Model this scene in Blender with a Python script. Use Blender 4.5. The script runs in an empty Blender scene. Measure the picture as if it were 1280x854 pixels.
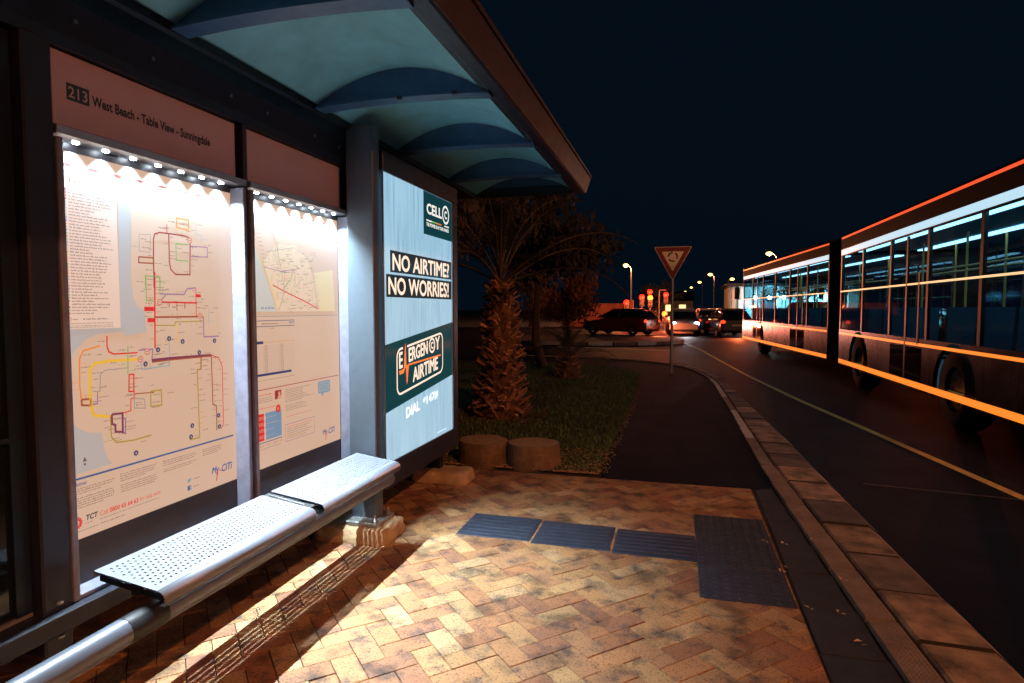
import bpy, math, random
from mathutils import Vector, Matrix
random.seed(7)
R = math.radians
scene = bpy.context.scene
col = scene.collection

# ------------------------------------------------------------------ camera, world, sun, exposure
cam_d = bpy.data.cameras.new('camera'); cam = bpy.data.objects.new('camera', cam_d); col.objects.link(cam)
cam_d.sensor_width = 36; cam_d.lens = 36 * 760 / 1280; cam_d.clip_start = 0.05; cam_d.clip_end = 2000
cam.location = (0, 0, 1.4)
cam.rotation_euler = (R(90 - 3.088), 0, R(15.215))
scene.camera = cam

w = bpy.data.worlds.new('World'); scene.world = w; w.use_nodes = True
nt = w.node_tree; bg = nt.nodes['Background']
# night sky: the physical sky with the sun just under the horizon, turned far down
sky = nt.nodes.new('ShaderNodeTexSky'); sky.sky_type = 'NISHITA'; sky.sun_disc = False
sky.sun_elevation = R(-4); sky.sun_rotation = R(120)
hsv = nt.nodes.new('ShaderNodeMix'); hsv.data_type = 'RGBA'; hsv.blend_type = 'MIX'
hsv.inputs[0].default_value = 0.97; hsv.inputs[7].default_value = (0.0011, 0.0050, 0.0105, 1)
nt.links.new(sky.outputs[0], hsv.inputs[6]); nt.links.new(hsv.outputs[2], bg.inputs[0])
bg.inputs[1].default_value = 0.8

sun_d = bpy.data.lights.new('moon', 'SUN'); sun_d.energy = 0.012; sun_d.color = (0.6, 0.8, 1.0); sun_d.angle = R(0.5)
sun = bpy.data.objects.new('moon', sun_d); col.objects.link(sun); sun.rotation_euler = (R(35), 0, R(120))

vs = scene.view_settings
scene.display_settings.display_device = 'sRGB'
vs.view_transform = 'Standard'; vs.look = 'None'; vs.exposure = 0; vs.gamma = 1; vs.use_curve_mapping = False

SODIUM = (1.0, 0.34, 0.13)
LED = (0.74, 0.91, 1.0)
LED_W = 84.0          # watts per led
KEY_W = 2700         # near street lamp
FAR_W = 8000         # lamp across the wide road

# ------------------------------------------------------------------ materials
MATS = {}
def mat(name, color, rough=0.6, metal=0.0, emit=None, es=0.0, var=0.0, vscale=8.0, bump=0.0, bscale=60.0, alpha=None, dark=None, spec=0.5, attr=False):
    if name in MATS: return MATS[name]
    m = bpy.data.materials.new(name); m.use_nodes = True; MATS[name] = m
    n = m.node_tree.nodes; l = m.node_tree.links; p = n['Principled BSDF']
    p.inputs['Base Color'].default_value = (*color, 1); p.inputs['Roughness'].default_value = rough
    p.inputs['Metallic'].default_value = metal
    p.inputs['Specular IOR Level'].default_value = spec
    src = None
    if attr:
        a = n.new('ShaderNodeAttribute'); a.attribute_name = 'Col'; src = a.outputs['Color']
    if var > 0:
        tc = n.new('ShaderNodeTexCoord'); nz = n.new('ShaderNodeTexNoise'); nz.inputs['Scale'].default_value = vscale; nz.inputs['Detail'].default_value = 8
        nz.inputs['Roughness'].default_value = 0.65
        rp = n.new('ShaderNodeValToRGB'); rp.color_ramp.elements[0].position = 0.32; rp.color_ramp.elements[1].position = 0.68
        d = dark if dark else tuple(c * (1 - var) for c in color)
        mx = n.new('ShaderNodeMix'); mx.data_type = 'RGBA'
        l.new(tc.outputs['Object'], nz.inputs['Vector']); l.new(nz.outputs['Fac'], rp.inputs[0]); l.new(rp.outputs[0], mx.inputs[0])
        mx.inputs[6].default_value = (*d, 1)
        if src: l.new(src, mx.inputs[7])
        else: mx.inputs[7].default_value = (*color, 1)
        src = mx.outputs[2]
        rr = n.new('ShaderNodeMapRange'); rr.inputs[3].default_value = min(1, rough + 0.15); rr.inputs[4].default_value = max(0.05, rough - 0.1)
        l.new(nz.outputs['Fac'], rr.inputs[0]); l.new(rr.outputs[0], p.inputs['Roughness'])
    if src: l.new(src, p.inputs['Base Color'])
    if bump > 0:
        tc = n.new('ShaderNodeTexCoord'); nz = n.new('ShaderNodeTexNoise'); nz.inputs['Scale'].default_value = bscale; nz.inputs['Detail'].default_value = 6
        b = n.new('ShaderNodeBump'); b.inputs['Strength'].default_value = bump; b.inputs['Distance'].default_value = 0.01
        l.new(tc.outputs['Object'], nz.inputs['Vector']); l.new(nz.outputs['Fac'], b.inputs['Height']); l.new(b.outputs[0], p.inputs['Normal'])
    if es > 0:
        p.inputs['Emission Color'].default_value = (*(emit or color), 1); p.inputs['Emission Strength'].default_value = es
    return m

def glass(name, tint, gloss=0.08, rough=0.03):
    if name in MATS: return MATS[name]
    m = bpy.data.materials.new(name); m.use_nodes = True; MATS[name] = m
    n = m.node_tree.nodes; l = m.node_tree.links; n.remove(n['Principled BSDF'])
    t = n.new('ShaderNodeBsdfTransparent'); t.inputs[0].default_value = (*tint, 1)
    g = n.new('ShaderNodeBsdfGlossy'); g.inputs['Roughness'].default_value = rough; g.inputs['Color'].default_value = (0.9, 0.95, 1, 1)
    lw = n.new('ShaderNodeLayerWeight'); pw = n.new('ShaderNodeMath'); pw.operation = 'POWER'; pw.inputs[1].default_value = 4.0
    fr = n.new('ShaderNodeMath'); fr.operation = 'MULTIPLY_ADD'; fr.inputs[1].default_value = 0.45; fr.inputs[2].default_value = 0.03
    l.new(lw.outputs['Facing'], pw.inputs[0]); l.new(pw.outputs[0], fr.inputs[0])
    mx = n.new('ShaderNodeMixShader'); l.new(fr.outputs[0], mx.inputs[0]); l.new(t.outputs[0], mx.inputs[1]); l.new(g.outputs[0], mx.inputs[2])
    l.new(mx.outputs[0], n['Material Output'].inputs[0])
    return m

# ------------------------------------------------------------------ mesh helper
class MB:
    def __init__(s): s.v = []; s.f = []; s.mi = []; s.mats = []; s.cols = None; s.smooth = []
    def m(s, mt):
        if mt not in s.mats: s.mats.append(mt)
        return s.mats.index(mt)
    def face(s, pts, mt, smooth=False):
        b = len(s.v); s.v += [tuple(p) for p in pts]; s.f.append(tuple(range(b, b + len(pts)))); s.mi.append(s.m(mt)); s.smooth.append(smooth)
    def raw(s, verts, faces, mt, smooth=False):
        b = len(s.v); s.v += [tuple(p) for p in verts]; i = s.m(mt)
        for f in faces: s.f.append(tuple(b + k for k in f)); s.mi.append(i); s.smooth.append(smooth)
    def box(s, x0, x1, y0, y1, z0, z1, mt, bev=0.0):
        if bev <= 0:
            v = [(x, y, z) for x in (x0, x1) for y in (y0, y1) for z in (z0, z1)]
            s.raw(v, [(0, 1, 3, 2), (4, 6, 7, 5), (0, 4, 5, 1), (2, 3, 7, 6), (0, 2, 6, 4), (1, 5, 7, 3)], mt); return
        # chamfered box: 24 verts
        b = min(bev, (x1 - x0) / 2.01, (y1 - y0) / 2.01, (z1 - z0) / 2.01)
        X = (x0, x1); Y = (y0, y1); Z = (z0, z1); V = []; idx = {}
        for i in (0, 1):
            for j in (0, 1):
                for k in (0, 1):
                    sx, sy, sz = (1, -1)[i], (1, -1)[j], (1, -1)[k]
                    for a in range(3):
                        p = [X[i] + sx * b, Y[j] + sy * b, Z[k] + sz * b]
                        p[a] = (X[i], Y[j], Z[k])[a]; idx[i, j, k, a] = len(V); V.append(p)
        F = []
        for i in (0, 1):
            q = [idx[i, 0, 0, 0], idx[i, 0, 1, 0], idx[i, 1, 1, 0], idx[i, 1, 0, 0]]; F.append(q if i == 0 else q[::-1])
            q = [idx[0, i, 0, 1], idx[1, i, 0, 1], idx[1, i, 1, 1], idx[0, i, 1, 1]]; F.append(q if i == 0 else q[::-1])
            q = [idx[0, 0, i, 2], idx[0, 1, i, 2], idx[1, 1, i, 2], idx[1, 0, i, 2]]; F.append(q if i == 0 else q[::-1])
        for i in (0, 1):
            for j in (0, 1):
                F.append([idx[i, j, 0, 0], idx[i, j, 1, 0], idx[i, j, 1, 1], idx[i, j, 0, 1]])
                F.append([idx[i, 0, j, 0], idx[i, 1, j, 0], idx[i, 1, j, 2], idx[i, 0, j, 2]])
                F.append([idx[0, i, j, 1], idx[1, i, j, 1], idx[1, i, j, 2], idx[0, i, j, 2]])
                for k in (0, 1): F.append([idx[i, j, k, 0], idx[i, j, k, 1], idx[i, j, k, 2]])
        s.raw(V, F, mt)
    def extrude(s, prof, axis, a0, a1, mt, caps=True, closed=True, smooth=False):
        # prof: 2D points; axis 'y': (x,z); 'x': (y,z); 'z': (x,y)
        def P(p, a): return (p[0], a, p[1]) if axis == 'y' else (a, p[0], p[1]) if axis == 'x' else (p[0], p[1], a)
        n = len(prof); v = [P(p, a0) for p in prof] + [P(p, a1) for p in prof]
        F = [(i, (i + 1) % n, n + (i + 1) % n, n + i) for i in range(n if closed else n - 1)]
        s.raw(v, F, mt, smooth)
        if caps and closed: s.face([P(p, a0) for p in prof][::-1], mt); s.face([P(p, a1) for p in prof], mt)
    def tube(s, pts, r, mt, seg=12, caps=True):
        pts = [Vector(p) for p in pts]; n = len(pts); rs = r if isinstance(r, (list, tuple)) else [r] * n
        V = []; prev = None
        for i, p in enumerate(pts):
            t = (pts[min(i + 1, n - 1)] - pts[max(i - 1, 0)]).normalized()
            if prev is None:
                u = t.orthogonal().normalized()
            else:
                u = (prev - t * prev.dot(t)); u = u.normalized() if u.length > 1e-6 else t.orthogonal().normalized()
            prev = u; q = t.cross(u)
            for k in range(seg):
                a = 2 * math.pi * k / seg; V.append(p + (u * math.cos(a) + q * math.sin(a)) * rs[i])
        F = [(i * seg + k, i * seg + (k + 1) % seg, (i + 1) * seg + (k + 1) % seg, (i + 1) * seg + k) for i in range(n - 1) for k in range(seg)]
        s.raw(V, F, mt, True)
        if caps: s.face([V[k] for k in range(seg)][::-1], mt); s.face([V[(n - 1) * seg + k] for k in range(seg)], mt)
    def lathe(s, c, prof, mt, seg=20, smooth=True):   # prof (r,z) about vertical axis at c
        V = []; n = len(prof)
        for r_, z_ in prof:
            for k in range(seg):
                a = 2 * math.pi * k / seg; V.append((c[0] + r_ * math.cos(a), c[1] + r_ * math.sin(a), c[2] + z_))
        F = [(i * seg + k, i * seg + (k + 1) % seg, (i + 1) * seg + (k + 1) % seg, (i + 1) * seg + k) for i in range(n - 1) for k in range(seg)]
        s.raw(V, F, mt, smooth)
        s.face(V[:seg][::-1], mt); s.face(V[(n - 1) * seg:], mt)
    def ball(s, c, r, mt, seg=10, rings=6):
        rx, ry, rz = r if isinstance(r, (tuple, list)) else (r, r, r)
        V = []
        for i in range(rings + 1):
            th = math.pi * i / rings
            for k in range(seg):
                a = 2 * math.pi * k / seg
                V.append((c[0] + rx * math.sin(th) * math.cos(a), c[1] + ry * math.sin(th) * math.sin(a), c[2] + rz * math.cos(th)))
        F = [(i * seg + k, (i + 1) * seg + k, (i + 1) * seg + (k + 1) % seg, i * seg + (k + 1) % seg) for i in range(rings) for k in range(seg)]
        s.raw(V, F, mt, True)
    def build(s, name, parent=None, colors=None):
        me = bpy.data.meshes.new(name); me.from_pydata(s.v, [], s.f)
        for m_ in s.mats: me.materials.append(m_)
        me.polygons.foreach_set('material_index', s.mi); me.polygons.foreach_set('use_smooth', s.smooth)
        if colors is not None:          # one colour per face
            ca = me.color_attributes.new('Col', 'FLOAT_COLOR', 'CORNER'); k = 0; buf = []
            for f, c in zip(s.f, colors): buf += list((*c, 1.0)) * len(f)
            ca.data.foreach_set('color', buf)
        me.update()
        o = bpy.data.objects.new(name, me); col.objects.link(o)
        if parent is not None:
            o.parent = parent; o.location = (0, 0, 0)
            if parent.get('_abs'): pass
        return o

def tag(o, label=None, cat=None, group=None, kind=None):
    if label: o['label'] = label
    if cat: o['category'] = cat
    if group: o['group'] = group
    if kind: o['kind'] = kind
    return o
def thing(name, label, cat, loc=(0, 0, 0), rz=0.0, group=None):
    o = bpy.data.objects.new(name, None); col.objects.link(o); o.location = loc; o.rotation_euler = (0, 0, rz); o.empty_display_size = 0.2
    return tag(o, label, cat, group)
def wpart(mb, name, root):
    """part built in world coordinates under a thing whose base sits elsewhere"""
    L = Vector(root.location)
    p = root.parent
    while p is not None: L = L + Vector(p.location); p = p.parent
    mb.v = [(a - L.x, b - L.y, c - L.z) for a, b, c in mb.v]
    return mb.build(name, root)
def dup(o, parent=None):
    c = o.copy(); col.objects.link(c); c.parent = parent
    for ch in o.children: dup(ch, c)
    return c

# flat lettering -------------------------------------------------------------
_TX = {}
def text_mesh(s, bold=0.0):
    k = (s, bold)
    if k in _TX: return _TX[k]
    cu = bpy.data.curves.new('lettering', 'FONT'); cu.body = s; cu.fill_mode = 'FRONT'; cu.offset = bold; cu.resolution_u = 3
    o = bpy.data.objects.new('lettering', cu); col.objects.link(o)
    dg = bpy.context.evaluated_depsgraph_get(); dg.update()
    me = bpy.data.meshes.new_from_object(o.evaluated_get(dg))
    v = [(a.co.x, a.co.y) for a in me.vertices]; f = [tuple(p.vertices) for p in me.polygons]
    bpy.data.objects.remove(o); bpy.data.curves.remove(cu); bpy.data.meshes.remove(me)
    _TX[k] = (v, f); return _TX[k]

class Flat(MB):
    """prints on an upright plane facing +x (u along +y, v up), lengths in metres"""
    def __init__(s, x, y, z, step=0.0007): super().__init__(); s.o = (x, y, z); s.st = step
    def P(s, u, v, k): return (s.o[0] + s.st * k, s.o[1] + u, s.o[2] + v)
    def rect(s, u0, v0, u1, v1, mt, k=1): s.face([s.P(u0, v0, k), s.P(u1, v0, k), s.P(u1, v1, k), s.P(u0, v1, k)], mt)
    def poly(s, pts, mt, k=1): s.face([s.P(a, b, k) for a, b in pts], mt)
    def line(s, pts, wd, mt, k=2):
        pts = [Vector((a, b)) for a, b in pts]; n = len(pts); Lf = []; Rt = []
        for i, p in enumerate(pts):
            d0 = (p - pts[i - 1]).normalized() if i > 0 else (pts[1] - p).normalized()
            d1 = (pts[i + 1] - p).normalized() if i < n - 1 else d0
            t = d0 + d1
            t = t.normalized() if t.length > 1e-6 else d1
            nn = Vector((-t.y, t.x)); c = max(0.5, abs(nn.dot(Vector((-d1.y, d1.x)))))
            Lf.append(p + nn * wd / 2 / c); Rt.append(p - nn * wd / 2 / c)
        for i in range(n - 1): s.face([s.P(*Rt[i], k), s.P(*Rt[i + 1], k), s.P(*Lf[i + 1], k), s.P(*Lf[i], k)], mt)
    def disc(s, u, v, r, mt, k=3, seg=14, ry=None):
        ry = ry or r
        s.face([s.P(u + r * math.cos(2 * math.pi * i / seg), v + ry * math.sin(2 * math.pi * i / seg), k) for i in range(seg)], mt)
    def ring(s, u, v, r0, r1, mt, k=3, seg=24, a0=0, a1=360):
        for i in range(seg):
            a, b = R(a0 + (a1 - a0) * i / seg), R(a0 + (a1 - a0) * (i + 1) / seg)
            s.face([s.P(u + q * math.cos(t), v + q * math.sin(t), k) for q, t in ((r0, a), (r1, a), (r1, b), (r0, b))], mt)
    def text(s, t, u0, v0, u1, v1, mt, k=4, bold=0.0, rot=0.0, keep=False, fn=None, fat=0.0):
        if fat > 0:      # heavier strokes: the same letters printed again a hair to each side
            for i, (du, dv) in enumerate(((0, 0), (fat, 0), (-fat, 0), (0, fat), (0, -fat), (fat * 0.7, fat * 0.7), (-fat * 0.7, -fat * 0.7))):
                s.text(t, u0 + du, v0 + dv, u1 + du, v1 + dv, mt, k + 0.06 * i, 0.0, rot, keep, fn)
            return
        v, f = text_mesh(t, bold)
        xs = [a for a, b in v]; ys = [b for a, b in v]; X0, X1, Y0, Y1 = min(xs), max(xs), min(ys), max(ys)
        sx = (u1 - u0) / (X1 - X0); sy = (v1 - v0) / (Y1 - Y0)
        if keep: sx = sy
        out = []
        for a, b in v:
            p, q = (a - X0) * sx, (b - Y0) * sy
            if fn: p, q = fn(p, q)
            out.append(s.P(u0 + p, v0 + q + p * rot, k))
        s.raw(out, f, mt)
    def words(s, u0, v0, u1, h, mt, k=3, rnd=random, fill=1.0):
        u = u0; e = u0 + (u1 - u0) * fill
        while u < e:
            wl = min(h * rnd.uniform(1.2, 4.5), e - u)
            # letters as little upright strokes of differing height
            n = max(1, int(wl / (h * 0.62)))
            for i in range(n):
                a = u + i * wl / n; hh = h * rnd.choice((0.62, 0.62, 0.7, 1.0))
                s.rect(a, v0, a + wl / n * 0.62, v0 + hh, mt, k)
            u += wl + h * 0.55
# ------------------------------------------------------------------ palette
PAINT = mat('navy_paint', (0.004, 0.013, 0.030), 0.42, var=0.35, vscale=20, bump=0.15, bscale=180)
PAINT2 = mat('shelter_grey_paint', (0.014, 0.018, 0.034), 0.45, var=0.3, vscale=14, bump=0.12, bscale=200)
CEIL = mat('ceiling_sheet', (0.24, 0.74, 0.95), 0.38, var=0.25, vscale=5, bump=0.05, bscale=220)
RIBM = mat('rib_paint', (0.04, 0.13, 0.27), 0.4, var=0.3, vscale=12, bump=0.1, bscale=160)
STEEL = mat('brushed_steel', (0.55, 0.57, 0.6), 0.32, 0.9, var=0.2, vscale=30)
SEATM = mat('seat_paint', (0.17, 0.19, 0.235), 0.36, 0.1, var=0.12, vscale=25)
TUBEM = mat('tube_steel', (0.14, 0.16, 0.20), 0.34, 0.2, var=0.2, vscale=22)
RUBBER = mat('black_rubber', (0.012, 0.012, 0.014), 0.5)
DGLASS = mat('dark_glazing', (0.006, 0.010, 0.014), 0.08, spec=0.5)
SANDST = mat('footing_stone', (0.50, 0.36, 0.20), 0.85, var=0.4, vscale=9, bump=0.5, bscale=40)
GALV = mat('galvanised_steel', (0.40, 0.42, 0.42), 0.42, 0.7, var=0.25, vscale=18)

# ------------------------------------------------------------------ ground, road, paths
ASPH = mat('asphalt', (0.0012, 0.0065, 0.0190), 0.65, spec=0.10, var=0.55, vscale=1.6, bump=0.6, bscale=110)
ASPH2 = mat('path_asphalt', (0.0018, 0.0085, 0.0250), 0.85, spec=0.10, var=0.3, vscale=2.2, bump=0.6, bscale=140)
EARTH = mat('verge_earth', (0.06, 0.045, 0.03), 0.95, var=0.5, vscale=2.0, bump=0.5, bscale=25)
TURF = mat('turf_soil', (0.020, 0.030, 0.012), 0.95, var=0.5, vscale=5.0, dark=(0.03, 0.02, 0.01), bump=0.6, bscale=50)
BRICK = mat('clay_pavers', (0.4, 0.2, 0.1), 0.75, var=0.55, vscale=9.0, dark=(0.075, 0.055, 0.05), bump=0.5, bscale=70, attr=True)
# finer dark pitting in the clay
def add_pits(m, scale, lo, hi, amt, det=3):
    n = m.node_tree.nodes; l = m.node_tree.links; p = n['Principled BSDF']; src = p.inputs['Base Color'].links[0].from_socket
    tc = n.new('ShaderNodeTexCoord'); nz = n.new('ShaderNodeTexNoise'); nz.inputs['Scale'].default_value = scale; nz.inputs['Detail'].default_value = det
    rp = n.new('ShaderNodeValToRGB'); rp.color_ramp.elements[0].position = lo; rp.color_ramp.elements[1].position = hi
    rp.color_ramp.elements[0].color = (amt, amt, amt, 1)
    mx = n.new('ShaderNodeMix'); mx.data_type = 'RGBA'; mx.blend_type = 'MULTIPLY'; mx.inputs[0].default_value = 1
    l.new(tc.outputs['Object'], nz.inputs['Vector']); l.new(nz.outputs['Fac'], rp.inputs[0]); l.new(src, mx.inputs[6]); l.new(rp.outputs[0], mx.inputs[7])
    l.new(mx.outputs[2], p.inputs['Base Color'])
add_pits(BRICK, 105, 0.33, 0.45, 0.35)
add_pits(BRICK, 5.5, 0.34, 0.47, 0.45, 10)
add_pits(BRICK, 1.7, 0.30, 0.55, 0.75, 4)
n_ = BRICK.node_tree.nodes
for q in n_:
    if q.type == 'VALTORGB' and abs(q.color_ramp.elements[0].position - 0.32) < 1e-4:
        q.color_ramp.elements[0].position = 0.30; q.color_ramp.elements[1].position = 0.50
MORTAR = mat('joint_sand', (0.035, 0.028, 0.022), 0.95, bump=0.4, bscale=120)
SLAB = mat('concrete_slab', (0.026, 0.034, 0.052), 0.8, var=0.4, vscale=6, bump=0.4, bscale=90)
TACT = mat('tactile_tile', (0.026, 0.038, 0.070), 0.65, var=0.35, vscale=10, bump=0.3, bscale=90)
KERBM = mat('kerb_concrete', (0.24, 0.19, 0.15), 0.85, var=0.75, vscale=5.0, dark=(0.05, 0.045, 0.045), bump=0.8, bscale=70, attr=True)
KERBP = mat('kerb_plain', (0.24, 0.19, 0.15), 0.85, var=0.6, vscale=4.0)
STUDM = mat('studded_strip', (0.24, 0.20, 0.18), 0.8, var=0.4, vscale=7, bump=0.3, bscale=100)
WHITEP = mat('white_road_paint', (0.62, 0.60, 0.54), 0.7, var=0.35, vscale=9, bump=0.2, bscale=90)
YELP = mat('yellow_trail_paint', (0.85, 0.60, 0.12), 0.55, var=0.35, vscale=7)
def sheet(name, pts, z, mt):
    b = MB(); b.face([(x, y, z) for x, y in pts], mt); return tag(b.build(name), kind='structure')
RZ = -0.05
sheet('ground', [(-300, -60), (300, -60), (300, 600), (-300, 600)], -0.075, EARTH)
sheet('road', [(0.9, -40), (13, -40), (13, 26), (60, 30), (60, 48), (16, 44), (14, 110), (-2, 110), (-3, 46), (-60, 44), (-60, 17.2), (-3.5, 17.2), (-0.4, 15.6), (0.3, 14.4), (0.6, 12.5)], RZ, ASPH)
KIN = [(1.09, -3), (1.02, 0), (1.0, 2.5), (0.925, 4.2), (0.86, 5.6), (0.835, 7), (0.80, 9.5), (0.76, 12), (0.66, 13.2), (0.38, 14.8), (-0.3, 16.1), (-1.5, 16.9), (-3.5, 17.5), (-9, 18.0)]
KOUT = [(1.42, -3), (1.38, 0), (1.325, 2.6), (1.262, 4.2), (1.215, 5.6), (1.18, 7), (1.08, 9.3), (0.92, 12.1), (0.80, 13.4), (0.5, 15.05), (-0.2, 16.4), (-1.4, 17.25), (-3.4, 17.85), (-9, 18.4)]
def lerp_poly(P, s):       # along the polyline by index parameter
    i = min(int(s), len(P) - 2); t = s - i
    return (P[i][0] * (1 - t) + P[i + 1][0] * t, P[i][1] * (1 - t) + P[i + 1][1] * t)
def at_y(P, y):
    for a, b in zip(P, P[1:]):
        if a[1] <= y <= b[1]:
            t = (y - a[1]) / (b[1] - a[1]); return a[0] + (b[0] - a[0]) * t
    return P[-1][0]
# kerb: separate stones with joints, one structure
kb = MB(); kcol = []
ys = [-3.0]
while ys[-1] < 17.6:
    ys.append(ys[-1] + (0.485 if ys[-1] < 12 else 0.55 if ys[-1] < 16 else 0.3))
rk = random.Random(3)
for a, c in zip(ys, ys[1:]):
    g = 0.014
    i0, i1 = at_y(KIN, a + g), at_y(KIN, c - g); o0, o1 = at_y(KOUT, a + g), at_y(KOUT, c - g)
    hj = rk.uniform(-0.006, 0.006)
    zi, zo, zb = 0.018 + hj, -0.006 + hj, -0.09
    e = 0.022; m0, m1 = i0 + (o0 - i0) * 0.82, i1 + (o1 - i1) * 0.82
    ya, yc = a + g, c - g
    A = [(i0 + 0.012, ya, zi), (m0, ya, zi - 0.004), (o0, ya, zo - 0.03), (o0 + 0.006, ya, zb), (i0, ya, zb), (i0, ya, zi - 0.01)]
    B = [(i1 + 0.012, yc, zi), (m1, yc, zi - 0.004), (o1, yc, zo - 0.03), (o1 + 0.006, yc, zb), (i1, yc, zb), (i1, yc, zi - 0.01)]
    n = 6
    kb.raw(A + B, [(k, (k + 1) % n, n + (k + 1) % n, n + k) for k in range(n)], KERBM); kb.face(A[::-1], MORTAR); kb.face(B, MORTAR)
    t = rk.choice(((0.42, 0.30, 0.20), (0.30, 0.23, 0.17), (0.13, 0.115, 0.105), (0.48, 0.34, 0.23), (0.20, 0.16, 0.13))); kcol += [t] * (n + 2)
tag(kb.build('kerb', colors=kcol), kind='structure')
# studded strip / kerb top row just inside, two stretches painted white
kt = MB()
def inner(y): return at_y(KIN, y) - 0.012
SW = 0.135
y = -2.0
while y < 16.6:
    L = 0.55 if y < 5.8 else 0.62
    wd = SW if y < 4 else max(0.085, SW - (y - 4) * 0.012)
    painted = (6.9 < y + 0.1 < 8.6) or (9.9 < y + 0.1 < 12.4)
    mt = WHITEP if painted else STUDM
    y2 = min(y + L, 16.6)
    a, b_ = inner(y + 0.005), inner(y2 - 0.005)
    kt.raw([(a - wd, y + 0.005, -0.03), (a, y + 0.005, -0.03), (b_, y2 - 0.005, -0.03), (b_ - wd, y2 - 0.005, -0.03), (a - wd + 0.006, y + 0.01, 0.012), (a - 0.006, y + 0.01, 0.012), (b_ - 0.006, y2 - 0.01, 0.012), (b_ - wd + 0.006, y2 - 0.01, 0.012)],
           [(4, 5, 6, 7), (0, 1, 5, 4), (1, 2, 6, 5), (2, 3, 7, 6), (3, 0, 4, 7)], mt)
    if y < 5.4:   # rows of small diagonal ribs
        k = 0
        yy = y + 0.02
        while yy < y2 - 0.03:
            xa = inner(yy)
            for q in range(7):
                x0 = xa - wd + 0.012 + q * 0.017
                kt.raw([(x0, yy, 0.0125), (x0 + 0.011, yy + 0.004, 0.0125), (x0 + 0.011, yy + 0.012, 0.0125), (x0, yy + 0.008, 0.0125), (x0 + 0.005, yy + 0.006, 0.0175)], [(0, 1, 4), (1, 2, 4), (2, 3, 4), (3, 0, 4)], mt)
            yy += 0.021
    y = y2 + 0.004
tag(kt.build('kerb_edging'), kind='structure')
# slab row beside it
sl = MB(); y = -2.2; rs = random.Random(5)
while y < 5.0:
    y2 = min(y + 0.405, 5.04); xi = 0.565 + 0.012 * y * 0.6; xo = inner((y + y2) / 2) - SW - 0.012
    dz = rs.uniform(-0.003, 0.003)
    sl.box(xi, xo, y + 0.003, y2 - 0.003, -0.05, -0.002 + dz, SLAB, 0.004); y = y2
tag(sl.build('paving_slabs'), kind='structure')
# joint bed under everything near
sheet('paving_bed', [(-4.2, -3), (1.05, -3), (0.95, 5.2), (-4.2, 5.2)], -0.012, MORTAR)
# asphalt footpath
GR = [(-0.60, 5.04), (-0.61, 6), (-0.60, 8), (-0.63, 10), (-0.68, 12), (-0.74, 13.2), (-1.05, 14.2), (-1.7, 14.9), (-3, 15.4), (-9, 15.8)]
PO = [(p[0] - 0.09, p[1]) for p in KIN if p[1] > 5.2]
sheet('path', [(-0.56, 4.985), (0.62, 4.985), (0.72, 5.05)] + PO + [(-9, 15.8)] + GR[::-1][1:], -0.0035, ASPH2)
# brick paving: herringbone at 45 degrees, each brick with its own tone
def clip(poly, ax, lim, keep_less):
    out = []
    for i in range(len(poly)):
        p, q = poly[i], poly[(i + 1) % len(poly)]
        ip = (p[ax] <= lim) if keep_less else (p[ax] >= lim); iq = (q[ax] <= lim) if keep_less else (q[ax] >= lim)
        if ip: out.append(p)
        if ip != iq:
            t = (lim - p[ax]) / (q[ax] - p[ax]); out.append((p[0] + (q[0] - p[0]) * t, p[1] + (q[1] - p[1]) * t))
    return out
bk = MB(); bcol = []; rb = random.Random(11); u = 0.1; ca = math.sqrt(0.5)
tones = [(0.42, 0.26, 0.12), (0.46, 0.31, 0.15), (0.40, 0.22, 0.10), (0.36, 0.18, 0.085), (0.44, 0.27, 0.12), (0.38, 0.22, 0.11), (0.30, 0.15, 0.08), (0.48, 0.34, 0.18)]
def brick(px, py, w_, h_):
    g = 0.0014; q = [(px + g, py + g), (px + w_ - g, py + g), (px + w_ - g, py + h_ - g), (px + g, py + h_ - g)]
    q = [(ca * (a - b) + 0.023, ca * (a + b) + 0.031) for a, b in q]
    for ax, lim, less in ((0, 0.57, True), (0, -4.1, False), (1, 4.98, True), (1, -2.6, False)):
        q = clip(q, ax, lim, less)
        if len(q) < 3: return
    cx = sum(p[0] for p in q) / len(q); cy = sum(p[1] for p in q) / len(q)
    if cy < -1.2 and (cx < -2.6): return
    dz = rb.uniform(-0.0018, 0.0018); tx, ty = rb.uniform(-0.006, 0.006), rb.uniform(-0.006, 0.006)
    zt = lambda p: dz + (p[0] - cx) * tx + (p[1] - cy) * ty
    e = 0.0022; inn = []
    for p in q:
        d = math.hypot(p[0] - cx, p[1] - cy); s_ = max(0.0, 1 - e * 1.3 / max(d, 0.01)); inn.append((cx + (p[0] - cx) * s_, cy + (p[1] - cy) * s_))
    n = len(q)
    V = [(a, b, zt((a, b))) for a, b in inn] + [(a, b, zt((a, b)) - 0.0028) for a, b in q] + [(a, b, -0.03) for a, b in q]
    F = [tuple(range(n))] + [(n + i, n + (i + 1) % n, (i + 1) % n, i) for i in range(n)] + [(2 * n + i, 2 * n + (i + 1) % n, n + (i + 1) % n, n + i) for i in range(n)]
    bk.raw(V, F, BRICK)
    t = rb.choice(tones); f = rb.uniform(0.82, 1.10)
    bcol.extend([(t[0] * f, t[1] * 0.88 * f, t[2] * 0.80 * f)] * len(F))
for n in range(-70, 90):
    for m_ in range(-40, 40):
        X = n + 2 * m_; Y = n - 2 * m_
        cxw = ca * (X - Y) * u; cyw = ca * (X + Y) * u
        if not (-4.4 < cxw < 0.9 and -2.9 < cyw < 5.3): continue
        brick(X * u, Y * u, 2 * u, u); brick((X + 2) * u, (Y - 1) * u, u, 2 * u)
tag(bk.build('pavement', colors=bcol), kind='structure')
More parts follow.
